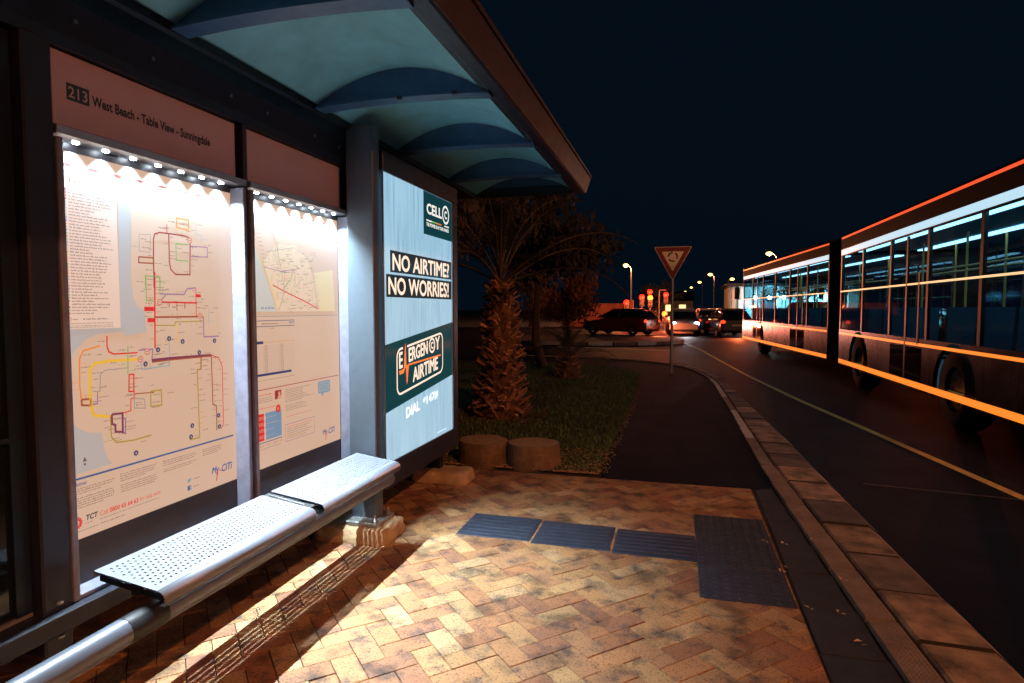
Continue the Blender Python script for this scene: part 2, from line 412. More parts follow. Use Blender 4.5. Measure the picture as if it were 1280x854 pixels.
# tactile paving: a guiding strip of ribbed tiles and a block of studded ones
tp = MB()
for i in range(3):
    x0 = -1.315 + i * 0.484; x1 = x0 + 0.470; yo = -0.02 * i + 3.49
    tp.box(x0, x1, yo, yo + 0.395, -0.03, 0.004, TACT, 0.004)
    for k in range(6):
        yy = yo + 0.035 + k * 0.058; tp.box(x0 + 0.015, x1 - 0.015, yy, yy + 0.030, 0.0035, 0.0085, TACT, 0.003)
for i in range(3):
    yo = 3.02 + i * 0.413
    tp.box(0.125, 0.562, yo, yo + 0.406, -0.03, 0.005, TACT, 0.003)
    for a in range(8):
        for c in range(8):
            cx, cy = 0.153 + a * 0.0545, yo + 0.026 + c * 0.0505
            V = []
            for r_, z_ in ((0.017, 0.0045), (0.012, 0.010)):
                for k in range(8): V.append((cx + r_ * math.cos(k * math.pi / 4), cy + r_ * math.sin(k * math.pi / 4), z_))
            tp.raw(V, [(k, (k + 1) % 8, 8 + (k + 1) % 8, 8 + k) for k in range(8)] + [tuple(range(8, 16))], TACT)
tag(tp.build('tactile_paving'), kind='structure')
# road markings
mk = MB()
def ribbon(pts, wd, z, mt):
    pts = [Vector(p) for p in pts]
    for a, b in zip(pts, pts[1:]):
        d = (b - a).normalized(); nn = Vector((-d.y, d.x)) * wd / 2
        mk.face([(*(a + nn), z), (*(a - nn), z), (*(b - nn), z), (*(b + nn), z)], mt)
ribbon([(2.75, -6), (2.70, 3), (2.58, 5.4), (2.25, 7.8), (1.88, 10.4), (1.48, 14), (1.15, 18), (0.75, 23), (0.2, 27), (-0.9, 30)], 0.085, RZ + 0.004, YELP)  # yellow line standing in for a thin light trail
ribbon([(1.5, 5.55), (2.6, 5.38), (7.5, 5.0)], 0.03, RZ + 0.005, mat('road_seam', (0.10, 0.085, 0.07), 0.8, var=0.4, vscale=9))
for yy in (12, 16.2, 20.4): ribbon([(5.6, yy), (5.3, yy + 1.6)], 0.12, RZ + 0.004, WHITEP)
ribbon([(-4.4, 22.8), (-0.2, 21.6)], 0.28, RZ + 0.004, WHITEP)
tag(mk.build('road_markings'), kind='structure')
# verge with short turf
b = MB(); b.face([(-0.62, 5.06, 0.004)] + [(x - 0.015, y_, 0.004) for x, y_ in GR[1:]] + [(-9, 5.06, 0.004)], TURF)
tag(b.build('verge'), kind='structure')
tg = MB(); gcol = []; rg = random.Random(21)
GRASS = mat('grass_blade', (0.05, 0.08, 0.02), 0.7, attr=True)
nb = 0
while nb < 34000:
    y_ = 5.15 + 10.2 * rg.random() ** 1.6; x_ = -0.64 - 4.6 * rg.random() ** 1.25
    if x_ > at_y(GR, min(y_, 15.7)) - 0.03: continue
    if y_ < 5.9 and rg.random() < 0.75 * (5.95 - y_): continue
    if math.hypot(x_ + 2.22, y_ - 7.6) < 0.42: continue
    h = rg.uniform(0.015, 0.05); a = rg.uniform(0, 6.283); wd = rg.uniform(0.003, 0.006) * (1 + (y_ - 5) * 0.12)
    lx, ly = math.cos(a) * h * 0.55, math.sin(a) * h * 0.55
    tg.face([(x_ - wd * math.sin(a), y_ + wd * math.cos(a), 0.003), (x_ + wd * math.sin(a), y_ - wd * math.cos(a), 0.003), (x_ + lx, y_ + ly, h)], GRASS)
    t = rg.random(); gcol.append((0.035 + 0.075 * t, 0.11 + 0.04 * t, 0.03 + 0.01 * t)); nb += 1
tag(tg.build('grass', colors=gcol), label='short patchy grass on the verge by the path', kind='stuff')
# leaf litter: mulch at the front of the verge, along its edge and a few pale leaves at the kerb
lf = MB(); lcol = []; LEAF = mat('dry_leaf', (0.3, 0.2, 0.1), 0.8, attr=True)
def leaf(x_, y_, z_, s_, c):
    a = rg.uniform(0, 6.283); tz = rg.uniform(-0.4, 0.4) * s_
    p = [(-s_, 0, 0), (-s_ * 0.2, -s_ * 0.45, tz), (s_, 0, 0.1 * s_), (-s_ * 0.1, s_ * 0.42, -tz * 0.5 + s_ * 0.2)]
    lf.face([(x_ + q[0] * math.cos(a) - q[1] * math.sin(a), y_ + q[0] * math.sin(a) + q[1] * math.cos(a), z_ + abs(q[2])) for q in p], LEAF); lcol.append(c)
for i in range(4200):
    y_ = 5.06 + 0.9 * rg.random() ** 2.0; x_ = -0.62 - 2.6 * rg.random()
    t = rg.random(); leaf(x_, y_, 0.008, rg.uniform(0.008, 0.022), (0.26 + 0.24 * t, 0.15 + 0.16 * t, 0.07 + 0.08 * t))
for i in range(900):
    y_ = 5.1 + 8 * rg.random(); x_ = at_y(GR, y_) + rg.gauss(0.005, 0.022)
    t = rg.random(); leaf(x_, y_, 0.004, rg.uniform(0.006, 0.014), (0.36 + 0.22 * t, 0.26 + 0.16 * t, 0.14 + 0.08 * t))
for i in range(500):
    a = rg.random() * 6.283; r_ = 0.3 + 0.5 * rg.random(); t = rg.random()
    leaf(-2.2 + r_ * math.cos(a), 7.55 + r_ * math.sin(a), 0.01, rg.uniform(0.012, 0.035), (0.12 + 0.1 * t, 0.06 + 0.06 * t, 0.03 + 0.03 * t))
for (x_, y_) in [(0.73, 3.02), (0.745, 2.76), (0.60, 3.03), (0.545, 3.43), (0.56, 3.5), (0.515, 3.85), (0.80, 3.95), (0.815, 4.5), (0.83, 4.4), (0.86, 4.75), (0.83, 3.4), (0.99, 3.1), (0.62, 3.84), (0.58, 2.3), (0.95, 5.6)]:
    leaf(x_, y_, 0.012, rg.uniform(0.014, 0.026), (0.55, 0.42, 0.28))
    leaf(x_ + 0.02, y_ - 0.02, 0.012, 0.012, (0.5, 0.36, 0.2))
tag(lf.build('leaf_litter', colors=lcol), label='dry brown leaves along the kerb, the path edge and the front of the verge', kind='stuff')
# ------------------------------------------------------------------ bus shelter
SH = thing('bus_shelter', 'navy steel bus shelter with an arched roof over the paved stop', 'bus shelter', (-2.0, 2.4, 0))
Y0, Y1 = -0.7, 5.76
b = MB(); b.box(-2.065, -1.962, 1.452, 1.549, 0.26, 2.268, PAINT2, 0.006)
for z in (0.315, 0.43): b.lathe((-1.960, 1.50, z), [(0.012, -0.004), (0.012, 0.004)], GALV, 8)
wpart(b, 'post', SH)
b = MB(); b.box(-2.055, -1.970, 2.4585, 2.4835, 0.412, 2.262, PAINT2, 0.003); wpart(b, 'post', SH)
b = MB(); b.box(-1.93, -1.752, 3.30, 3.386, 0.112, 2.49, mat('fin_paint', (0.075, 0.10, 0.125), 0.42, var=0.15, vscale=18, bump=0.12, bscale=220), 0.006); wpart(b, 'post', SH)
b = MB(); b.box(-2.06, -1.97, -0.60, -0.50, 0.0, 2.268, PAINT2, 0.006); wpart(b, 'post', SH)
b = MB(); b.box(-1.98, -1.86, 4.60, 4.665, 0.09, 0.27, PAINT, 0.004); wpart(b, 'post', SH)
# bottom rail, rear wall strip, top beam
b = MB(); b.box(-2.045, -1.928, Y0, 3.302, 0.335, 0.402, PAINT2, 0.005); wpart(b, 'rail', SH)
b = MB(); b.box(-2.075, -2.06, 3.405, 3.70, 0.30, 2.30, PAINT, 0); b.box(-2.075, -2.045, 3.396, 3.405, 0.30, 2.30, PAINT); wpart(b, 'back_panel', SH)
b = MB(); b.extrude([(-2.09, 2.262), (-1.968, 2.262), (-1.962, 2.30), (-1.925, 2.40), (-1.925, 2.462), (-1.90, 2.47), (-1.90, 2.505), (-2.16, 2.505), (-2.16, 2.40)], 'y', Y0, 4.66, PAINT)
b.box(-2.16, -1.90, 4.661, Y1 - 0.07, 2.472, 2.505, PAINT)
wpart(b, 'beam', SH)
for yy in (-0.1, 0.6, 1.3, 1.62, 1.93, 2.35, 2.6, 3.0, 3.25):
    b = MB(); b.lathe((-1.944, yy, 2.352), [(0.007, -0.006), (0.007, 0.006)], GALV, 7); wpart(b, 'bolt', SH)
# big dark pane left of the maps
b = MB(); b.box(-2.035, -2.022, -0.495, 1.448, 0.404, 2.26, DGLASS); gp = wpart(b, 'side_window', SH)
b = MB(); b.box(-2.02, -2.005, -0.495, 1.448, 0.404, 0.416, GALV); b.box(-2.018, -2.008, -0.495, 1.448, 0.98, 0.996, PAINT); b.box(-2.018, -2.006, 1.40, 1.448, 0.418, 2.258, PAINT); wpart(b, 'glazing_bar', gp)
# roof: vaulted sheet with thickness
rf = MB(); N = 18; XA, XB, ZE, ZA = -1.945, -0.925, 2.485, 2.655
def vault(t): return (XA + (XB - XA) * t, ZE + (ZA - ZE) * (1 - (2 * t - 1) ** 2))
pr = [vault(i / N) for i in range(N + 1)]
rf.raw([(x, y, z) for y in (Y0, Y1 - 0.06) for x, z in pr], [(i, i + 1, N + 2 + i, N + 1 + i) for i in range(N)], CEIL, True)
roof = wpart(rf, 'ceiling', SH)
rf = MB(); out = [(x, z + 0.035) for x, z in pr]
rf.raw([(x, y, z) for y in (Y0, Y1 - 0.06) for x, z in out], [(i, N + 1 + i, N + 2 + i, i + 1) for i in range(N)], PAINT, True)
rf.box(-2.2, XA - 0.002, Y0, Y1 - 0.064, 2.508, 2.535, PAINT)
wpart(rf, 'roof', SH)
for yy in (0.08, 1.05, 2.02, 2.99, 3.97, 4.95):
    b = MB(); t0, t1, n = 0.0, 1.0, 16
    top = [vault(t0 + (t1 - t0) * i / n) for i in range(n + 1)]
    low = [(x, ZE + 0.02 * (1 - (2 * i / n - 1) ** 2) + (0.0)) for i, (x, z) in enumerate(top)]
    V = []
    for y_ in (yy - 0.012, yy + 0.012):
        V += [(x, y_, z - 0.001) for x, z in top] + [(x, y_, z) for x, z in low]
    n1 = n + 1; F = []
    for k in range(n):
        F.append((n1 + k, n1 + k + 1, k + 1, k)); F.append((2 * n1 + k, 2 * n1 + k + 1, 3 * n1 + k + 1, 3 * n1 + k))
        F.append((n1 + k, 3 * n1 + k, 3 * n1 + k + 1, n1 + k + 1))
    b.raw(V, F, RIBM)
    # bottom flange
    fl = []
    for y_ in (yy - 0.045, yy + 0.045):
        for dz in (-0.012, 0.0): fl += [(x, y_, z + dz) for x, z in low]
    F = []
    for k in range(n):
        F += [(k, k + 1, 2 * n1 + k + 1, 2 * n1 + k), (n1 + k, 3 * n1 + k, 3 * n1 + k + 1, n1 + k + 1), (k, n1 + k, n1 + k + 1, k + 1), (2 * n1 + k, 2 * n1 + k + 1, 3 * n1 + k + 1, 3 * n1 + k)]
    b.raw(fl, F, RIBM)
    if abs(yy - 2.99) < 0.01:
        for xx in (-1.40, -1.10): b.box(xx - 0.012, xx + 0.012, yy - 0.06, yy - 0.046, 2.478, 2.496, RUBBER)
    wpart(b, 'rib', SH)
FASC = mat('fascia_paint', (0.040, 0.020, 0.018), 0.5, var=0.4, vscale=8, bump=0.1, bscale=150)
b = MB(); b.extrude([(-0.955, 2.488), (-0.862, 2.482), (-0.850, 2.486), (-0.805, 2.612), (-0.83, 2.62), (-0.955, 2.56)], 'y', Y0, Y1, PAINT, True)
fa = wpart(b, 'gutter', SH)
b = MB(); b.extrude([(-0.8475, 2.487), (-0.8445, 2.487), (-0.8005, 2.611), (-0.8035, 2.611)], 'y', Y0, Y1, FASC); wpart(b, 'fascia', SH)
b = MB(); b.tube([(-0.795, Y0, 2.628), (-0.795, Y1 - 0.02, 2.628)], 0.010, FASC, 8); b.box(-0.83, -0.80, Y0, Y1, 2.6205, 2.634, PAINT); wpart(b, 'drip_edge', SH)
b = MB(); b.box(-2.2, -0.957, Y1 - 0.055, Y1, 2.483, 2.565, PAINT, 0.004)
b.raw([(x, y_, z) for y_ in (Y1 - 0.05, Y1 - 0.03) for x, z in ([(XA, 2.55)] + [(x, max(z, 2.55)) for x, z in pr] + [(XB, 2.55)])], [tuple(range(N + 3)), tuple(range(2 * N + 5, N + 2, -1))], RIBM)
wpart(b, 'end_beam', SH)
# stone footings with bolted plates
def footing(x0, x1, y0, y1, h, sd):
    r_ = random.Random(sd); b = MB(); nx, ny, nz = 14, 8, 4; g = {}
    V = []; F = []
    def pt(i, j, k):
        key = (i, j, k)
        if key in g: return g[key]
        fx, fy, fz = i / nx, j / ny, k / nz
        p = [x0 + (x1 - x0) * fx, y0 + (y1 - y0) * fy, h * fz - 0.02]
        # rounded corners and worn top edge
        ex = min(fx, 1 - fx) * (x1 - x0); ey = min(fy, 1 - fy) * (y1 - y0); et = (1 - fz) * h
        rr = 0.05
        if ex < rr and ey < rr:
            s_ = 1 - 0.3 * (1 - ex / rr) * (1 - ey / rr)
            p[0] = (x0 + x1) / 2 + (p[0] - (x0 + x1) / 2) * (1 - 0.06 * (1 - ex / rr) * (1 - ey / rr)); p[1] = (y0 + y1) / 2 + (p[1] - (y0 + y1) / 2) * (1 - 0.16 * (1 - ex / rr) * (1 - ey / rr))
        if et < 0.03 and min(ex, ey) < 0.03: p[2] -= 0.012 * (1 - min(ex, ey) / 0.03) ; p[0] += 0.008 * (1 if fx < 0.5 else -1) * (ex < 0.02); p[1] += 0.008 * (1 if fy < 0.5 else -1) * (ey < 0.02)
        p = [c + r_.uniform(-0.004, 0.004) for c in p]
        g[key] = len(V); V.append(p); return g[key]
    for i in range(nx):
        for j in range(ny): F.append((pt(i, j, nz), pt(i + 1, j, nz), pt(i + 1, j + 1, nz), pt(i, j + 1, nz)))
    for k in range(nz):
        for i in range(nx):
            F.append((pt(i, 0, k), pt(i + 1, 0, k), pt(i + 1, 0, k + 1), pt(i, 0, k + 1))); F.append((pt(i + 1, ny, k), pt(i, ny, k), pt(i, ny, k + 1), pt(i + 1, ny, k + 1)))
        for j in range(ny):
            F.append((pt(nx, j, k), pt(nx, j + 1, k), pt(nx, j + 1, k + 1), pt(nx, j, k + 1))); F.append((pt(0, j + 1, k), pt(0, j, k), pt(0, j, k + 1), pt(0, j + 1, k + 1)))
    b.raw(V, F, SANDST, True)
    return wpart(b, 'footing', SH)
f1 = footing(-2.15, -1.64, 3.17, 3.50, 0.115, 1)
b = MB(); b.box(-1.955, -1.705, 3.215, 3.445, 0.0955, 0.122, GALV, 0.004)
b.box(-1.95, -1.71, 3.22, 3.44, 0.0, 0.0955, SANDST)
for (x_, y_) in ((-1.735, 3.245), (-1.735, 3.415)): b.lathe((x_, y_, 0.121), [(0.02, 0), (0.02, 0.006), (0.013, 0.006), (0.013, 0.022), (0.007, 0.022), (0.007, 0.04)], GALV, 8)
wpart(b, 'base_plate', f1)
f2 = footing(-2.10, -1.60, 4.48, 4.76, 0.11, 2)

# ------------------------------------------------------------------ bench
BE = thing('bench', 'perforated pale metal bench of two seats on a round front tube', 'bench', (-1.7, 2.4, 0))
def seat(y0, y1):
    b = MB(); p = 0.0215
    S = []  # profile points (s, x, z): flat then curl over the tube
    xb, zb, xf, zf = -1.864, 0.527, -1.608, 0.491
    Ls = math.hypot(xf - xb, zb - zf); nr = int(Ls / p)
    def prof(s_): return (xb + (xf - xb) * s_ / Ls, zb + (zf - zb) * s_ / Ls)
    nc = int((y1 - y0 - 0.02) / p); ym = (y1 - y0 - nc * p) / 2
    r_ = 0.0048
    for i in range(nr):
        s0, s1 = i * Ls / nr, (i + 1) * Ls / nr; sm = (s0 + s1) / 2
        off = p / 2 if i % 2 else 0.0; n_c = nc - (1 if i % 2 else 0)
        st = y0 + ym + off
        def q(ss, yy): a = prof(ss); return (a[0], yy, a[1])
        b.face([q(s0, y0), q(s1, y0), q(s1, st), q(s0, st)], SEATM); en = st + n_c * p
        b.face([q(s0, en), q(s1, en), q(s1, y1), q(s0, y1)], SEATM)
        for j in range(n_c):
            a0 = st + j * p; a1 = a0 + p; am = a0 + p / 2
            hole = 0 < i < nr - 1
            if not hole: b.face([q(s0, a0), q(s1, a0), q(s1, a1), q(s0, a1)], SEATM); continue
            O = [q(s0, a0), q(sm, a0), q(s1, a0), q(s1, am), q(s1, a1), q(sm, a1), q(s0, a1), q(s0, am)]
            I = []
            for k in range(8):
                an = R(225 - 45 * k)
                I.append(q(sm + r_ * math.cos(an), am + r_ * math.sin(an)))
            # order of O starts at (s0,a0) -> angle 225, then (sm,a0) -> 270 ...
            I = [q(sm + r_ * math.cos(R(225 + 45 * k)), am + r_ * math.sin(R(225 + 45 * k))) for k in range(8)]
            b.raw(O + I, [(k, (k + 1) % 8, 8 + (k + 1) % 8, 8 + k) for k in range(8)], SEATM)
    # curled front and small rear lip
    cx, cz, rr = -1.606, 0.4605, 0.0305
    arc = [(xf, zf)] + [(cx + rr * math.cos(R(a)), cz + rr * math.sin(R(a))) for a in (80, 60, 40, 20, 0, -20, -40)]
    b.raw([(x, yy, z) for yy in (y0, y1) for x, z in arc], [(k, k + 1, len(arc) + k + 1, len(arc) + k) for k in range(len(arc) - 1)], SEATM, True)
    b.face([(xb, y0, zb), (xb, y1, zb), (xb - 0.002, y1, zb - 0.02), (xb - 0.002, y0, zb - 0.02)], SEATM)
    o = wpart(b, 'seat', BE)
    md = o.modifiers.new('sheet', 'SOLIDIFY'); md.thickness = 0.0025; md.offset = 0
    # bearer under the seat
    b = MB(); b.extrude([(-1.722, 0.46), (-1.692, 0.46), (-1.692, 0.498), (-1.722, 0.502)], 'y', y0 + 0.012, y1 - 0.012, PAINT)
    for yy in (y0 + 0.03, (y0 + y1) / 2, y1 - 0.03): b.extrude([(-1.86, 0.505), (-1.60, 0.468), (-1.60, 0.45), (-1.86, 0.487)], 'y', yy - 0.012, yy + 0.012, PAINT)
    wpart(b, 'bearer', BE)
seat(1.545, 2.395); seat(2.462, 3.268)
b = MB(); b.tube([(-1.652, 0.05, 0.392), (-1.652, 3.262, 0.392)], 0.043, TUBEM, 20); tb_ = wpart(b, 'front_tube', BE)
b = MB(); b.extrude([(-1.87, 0.522), (-1.62, 0.483), (-1.62, 0.44), (-1.87, 0.48)], 'y', 2.402, 2.455, RUBBER)
b.extrude([(-1.85, 0.5235), (-1.66, 0.4935), (-1.66, 0.4905), (-1.85, 0.520)], 'y', 2.424, 2.430, STEEL)
wpart(b, 'bracket', BE)
for yy in (0.35, 2.43, 3.20):
    b = MB(); b.extrude([(-1.94, 0.40), (-1.94, 0.345), (-1.68, 0.36), (-1.66, 0.40), (-1.70, 0.43)], 'y', yy - 0.02, yy + 0.02, PAINT2); wpart(b, 'arm', BE)
b = MB()
b.tube([(-1.652, 1.46, 0.392), (-1.652, 1.60, 0.392)], 0.0445, RUBBER, 20)  # black sleeve painting in the seat's shadow on the tube
wpart(b, 'tube_shade', BE)

# ------------------------------------------------------------------ two lit map cases
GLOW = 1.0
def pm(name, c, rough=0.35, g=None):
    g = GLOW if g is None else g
    return mat(name, tuple(k * 0.10 for k in c), rough, es=g, emit=(c[0] * 1.04, c[1] * 0.69, c[2] * 0.49))  # peach street-lamp tint and brightness put into the sheet's own emission
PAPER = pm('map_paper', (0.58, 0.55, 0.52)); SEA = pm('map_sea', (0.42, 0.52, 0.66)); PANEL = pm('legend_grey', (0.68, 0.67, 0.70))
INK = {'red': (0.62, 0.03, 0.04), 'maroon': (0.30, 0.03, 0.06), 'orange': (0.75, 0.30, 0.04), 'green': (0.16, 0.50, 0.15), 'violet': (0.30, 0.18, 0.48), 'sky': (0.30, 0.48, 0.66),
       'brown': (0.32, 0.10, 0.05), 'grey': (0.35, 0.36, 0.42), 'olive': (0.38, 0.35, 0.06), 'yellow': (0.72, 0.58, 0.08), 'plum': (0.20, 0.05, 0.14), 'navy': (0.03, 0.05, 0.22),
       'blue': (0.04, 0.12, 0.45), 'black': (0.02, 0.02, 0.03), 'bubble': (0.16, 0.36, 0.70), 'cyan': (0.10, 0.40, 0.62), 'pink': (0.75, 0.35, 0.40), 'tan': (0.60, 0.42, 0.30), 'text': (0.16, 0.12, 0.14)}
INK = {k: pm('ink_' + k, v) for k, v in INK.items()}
ROUTES = [
('red',3,[(481,1161),(479,1126)]),
('maroon',4,[(407,898),(408,1012),(411,1094),(418,1114),(442,1123),(485,1124),(569,1124),(593,1119)]),
('maroon',4,[(487,1125),(486,1008),(492,978),(517,958),(594,961),(600,1094)]),
('orange',4,[(531,1194),(596,1194),(594,1150),(530,1155),(531,1194)]),
('green',3,[(592,1090),(523,1086),(523,1018),(586,1019)]),
('violet',3,[(602,1084),(698,1088),(700,1045),(603,1039)]),
('sky',2,[(638,1224),(635,1139),(667,1135),(666,1106)]),
('brown',4,[(339,1017),(408,1018),(407,996),(338,994),(339,1017)]),
('green',3,[(366,897),(366,945),(435,943),(436,899)]),
('grey',2,[(345,1105),(397,1109),(394,1039),(343,1039),(345,1105)]),
('red',5,[(412,962),(407,816),(402,655)]),
('green',3,[(368,945),(367,847),(408,845)]),
('green',3,[(436,946),(435,875)]),
('violet',4,[(435,875),(560,875),(575,899),(623,906)]),
('grey',6,[(467,876),(432,843)]),
('red',5,[(432,842),(631,840)]),
('red',3,[(626,906),(624,782)]),
('brown',5,[(405,781),(661,780)]),
('brown',3,[(480,841),(479,821)]),
('brown',3,[(519,842),(519,806)]),
('brown',3,[(561,842),(560,816)]),
('red',12,[(357,814),(404,814)]),
('red',12,[(370,770),(402,769)]),
('red',10,[(622,872),(653,871)]),
('olive',3,[(410,748),(506,745),(510,760),(660,760)]),
('yellow',3,[(516,755),(517,676)]),
('violet',4,[(665,780),(665,690),(755,690)]),
('sky',2,[(699,816),(696,745)]),
('plum',9,[(384,608),(472,609),(706,605)]),
('brown',4,[(384,601),(472,603),(706,602)]),
('violet',4,[(325,653),(391,653),(386,610)]),
('sky',4,[(332,607),(336,578),(471,580),(469,608)]),
('sky',3,[(472,686),(473,615)]),
('brown',4,[(647,604),(644,548),(622,548),(622,522)]),
('yellow',8,[(322,618),(193,622),(136,617),(118,598),(115,519),(119,446),(131,429),(192,415)]),
('olive',4,[(192,415),(193,339),(213,313),(291,306),(370,310)]),
('orange',4,[(161,680),(95,666),(81,637),(78,542),(82,494)]),
('brown',5,[(82,494),(117,492),(116,468),(83,474),(82,494)]),
('grey',3,[(272,589),(178,589),(157,576),(154,514),(125,518)]),
('violet',3,[(145,516),(143,470),(117,472)]),
('red',4,[(190,715),(189,678),(195,656),(216,646),(319,644)]),
('plum',6,[(198,422),(243,419),(242,348),(211,354),(211,380),(198,386),(198,422)]),
('violet',4,[(246,399),(257,397),(254,339),(243,345)]),
('red',4,[(278,563),(299,561),(297,495),(275,498),(278,563)]),
('red',3,[(297,495),(296,469),(282,468),(280,423),(246,419)]),
('brown',3,[(302,485),(392,479)]),
('green',3,[(277,673),(273,563)]),
('grey',3,[(297,469),(343,459),(346,422),(296,430),(297,469)]),
('olive',4,[(644,601),(642,548),(622,547),(625,247),(567,249)]),
('brown',4,[(707,607),(708,383),(730,372),(729,259)]),
('red',3,[(707,607),(751,589),(772,550),(771,284),(754,261)]),
('olive',4,[(375,485),(427,484),(427,422),(374,424),(375,485)]),
]
RINGS= [(430, 842), (362, 645), (329, 618), (643, 784), (597, 1107)]
DOTS= [(472, 692), (543, 676), (415, 649), (353, 597), (634, 623), (727, 670), (296, 254), (583, 308), (574, 261), (741, 326), (744, 274)]
SEA1= [(257, 1241), (292, 1236), (308, 1205), (313, 1155), (302, 956), (309, 858), (324, 826), (359, 809), (363, 724), (271, 712), (248, 743)]
SEA2= [(23, 744), (248, 743), (308, 732), (154, 723), (110, 708), (85, 686), (62, 664), (54, 652), (45, 560), (43, 444), (48, 424), (59, 405), (74, 390), (94, 378), (120, 368), (156, 363), (164, 305), (176, 264), (194, 238), (28, 232), (15, 250)]
mm = lambda L: [(a / 1000, b_ / 1000) for a, b_ in L]
def logo(f, u, v, s_):     # the service's own wordmark: blue italic letters, red tail under the y
    sk = lambda p, q: (p + q * 0.22, q)
    f.text('My', u, v, u + s_ * 0.30, v + s_ * 0.26, INK['blue'], 4, 0.0, 0, False, sk, s_ * 0.008)
    f.text('CiTi', u + s_ * 0.44, v + s_ * 0.02, u + s_ * 0.92, v + s_ * 0.26, INK['blue'], 4, 0.0, 0, False, sk, s_ * 0.008)
    f.line([(u + s_ * 0.28, v + s_ * 0.10), (u + s_ * 0.24, v - s_ * 0.06), (u + s_ * 0.20, v - s_ * 0.22)], s_ * 0.045, INK['red'], 5)
    f.line([(u + s_ * 0.33, v + s_ * 0.10), (u + s_ * 0.43, v + s_ * 0.10)], s_ * 0.03, INK['red'], 5)
def tct(f, u, v, s_):
    for k in range(14):
        a = 2 * math.pi * k / 14
        f.line([(u + s_ * 0.5 * math.cos(a), v + s_ * 0.5 * math.sin(a)), (u + s_ * math.cos(a + 0.25), v + s_ * math.sin(a + 0.25))], s_ * 0.28, INK['red'], 3)
    f.ring(u, v, s_ * 0.48, s_ * 0.72, INK['red'], 4); f.disc(u, v, s_ * 0.25, INK['orange'], 4)
    sk = lambda p, q: (p + q * 0.15, q)
    f.text('TCT', u + s_ * 1.5, v - s_ * 0.05, u + s_ * 3.6, v + s_ * 0.85, INK['black'], 4, 0.03, 0, False, sk)
    rr = random.Random(1); f.words(u + s_ * 1.5, v - s_ * 0.55, u + s_ * 2.9, s_ * 0.16, INK['text'], 3, rr); f.words(u - s_, v - s_ * 1.5, u + s_ * 3.8, s_ * 0.16, INK['text'], 3, rr)

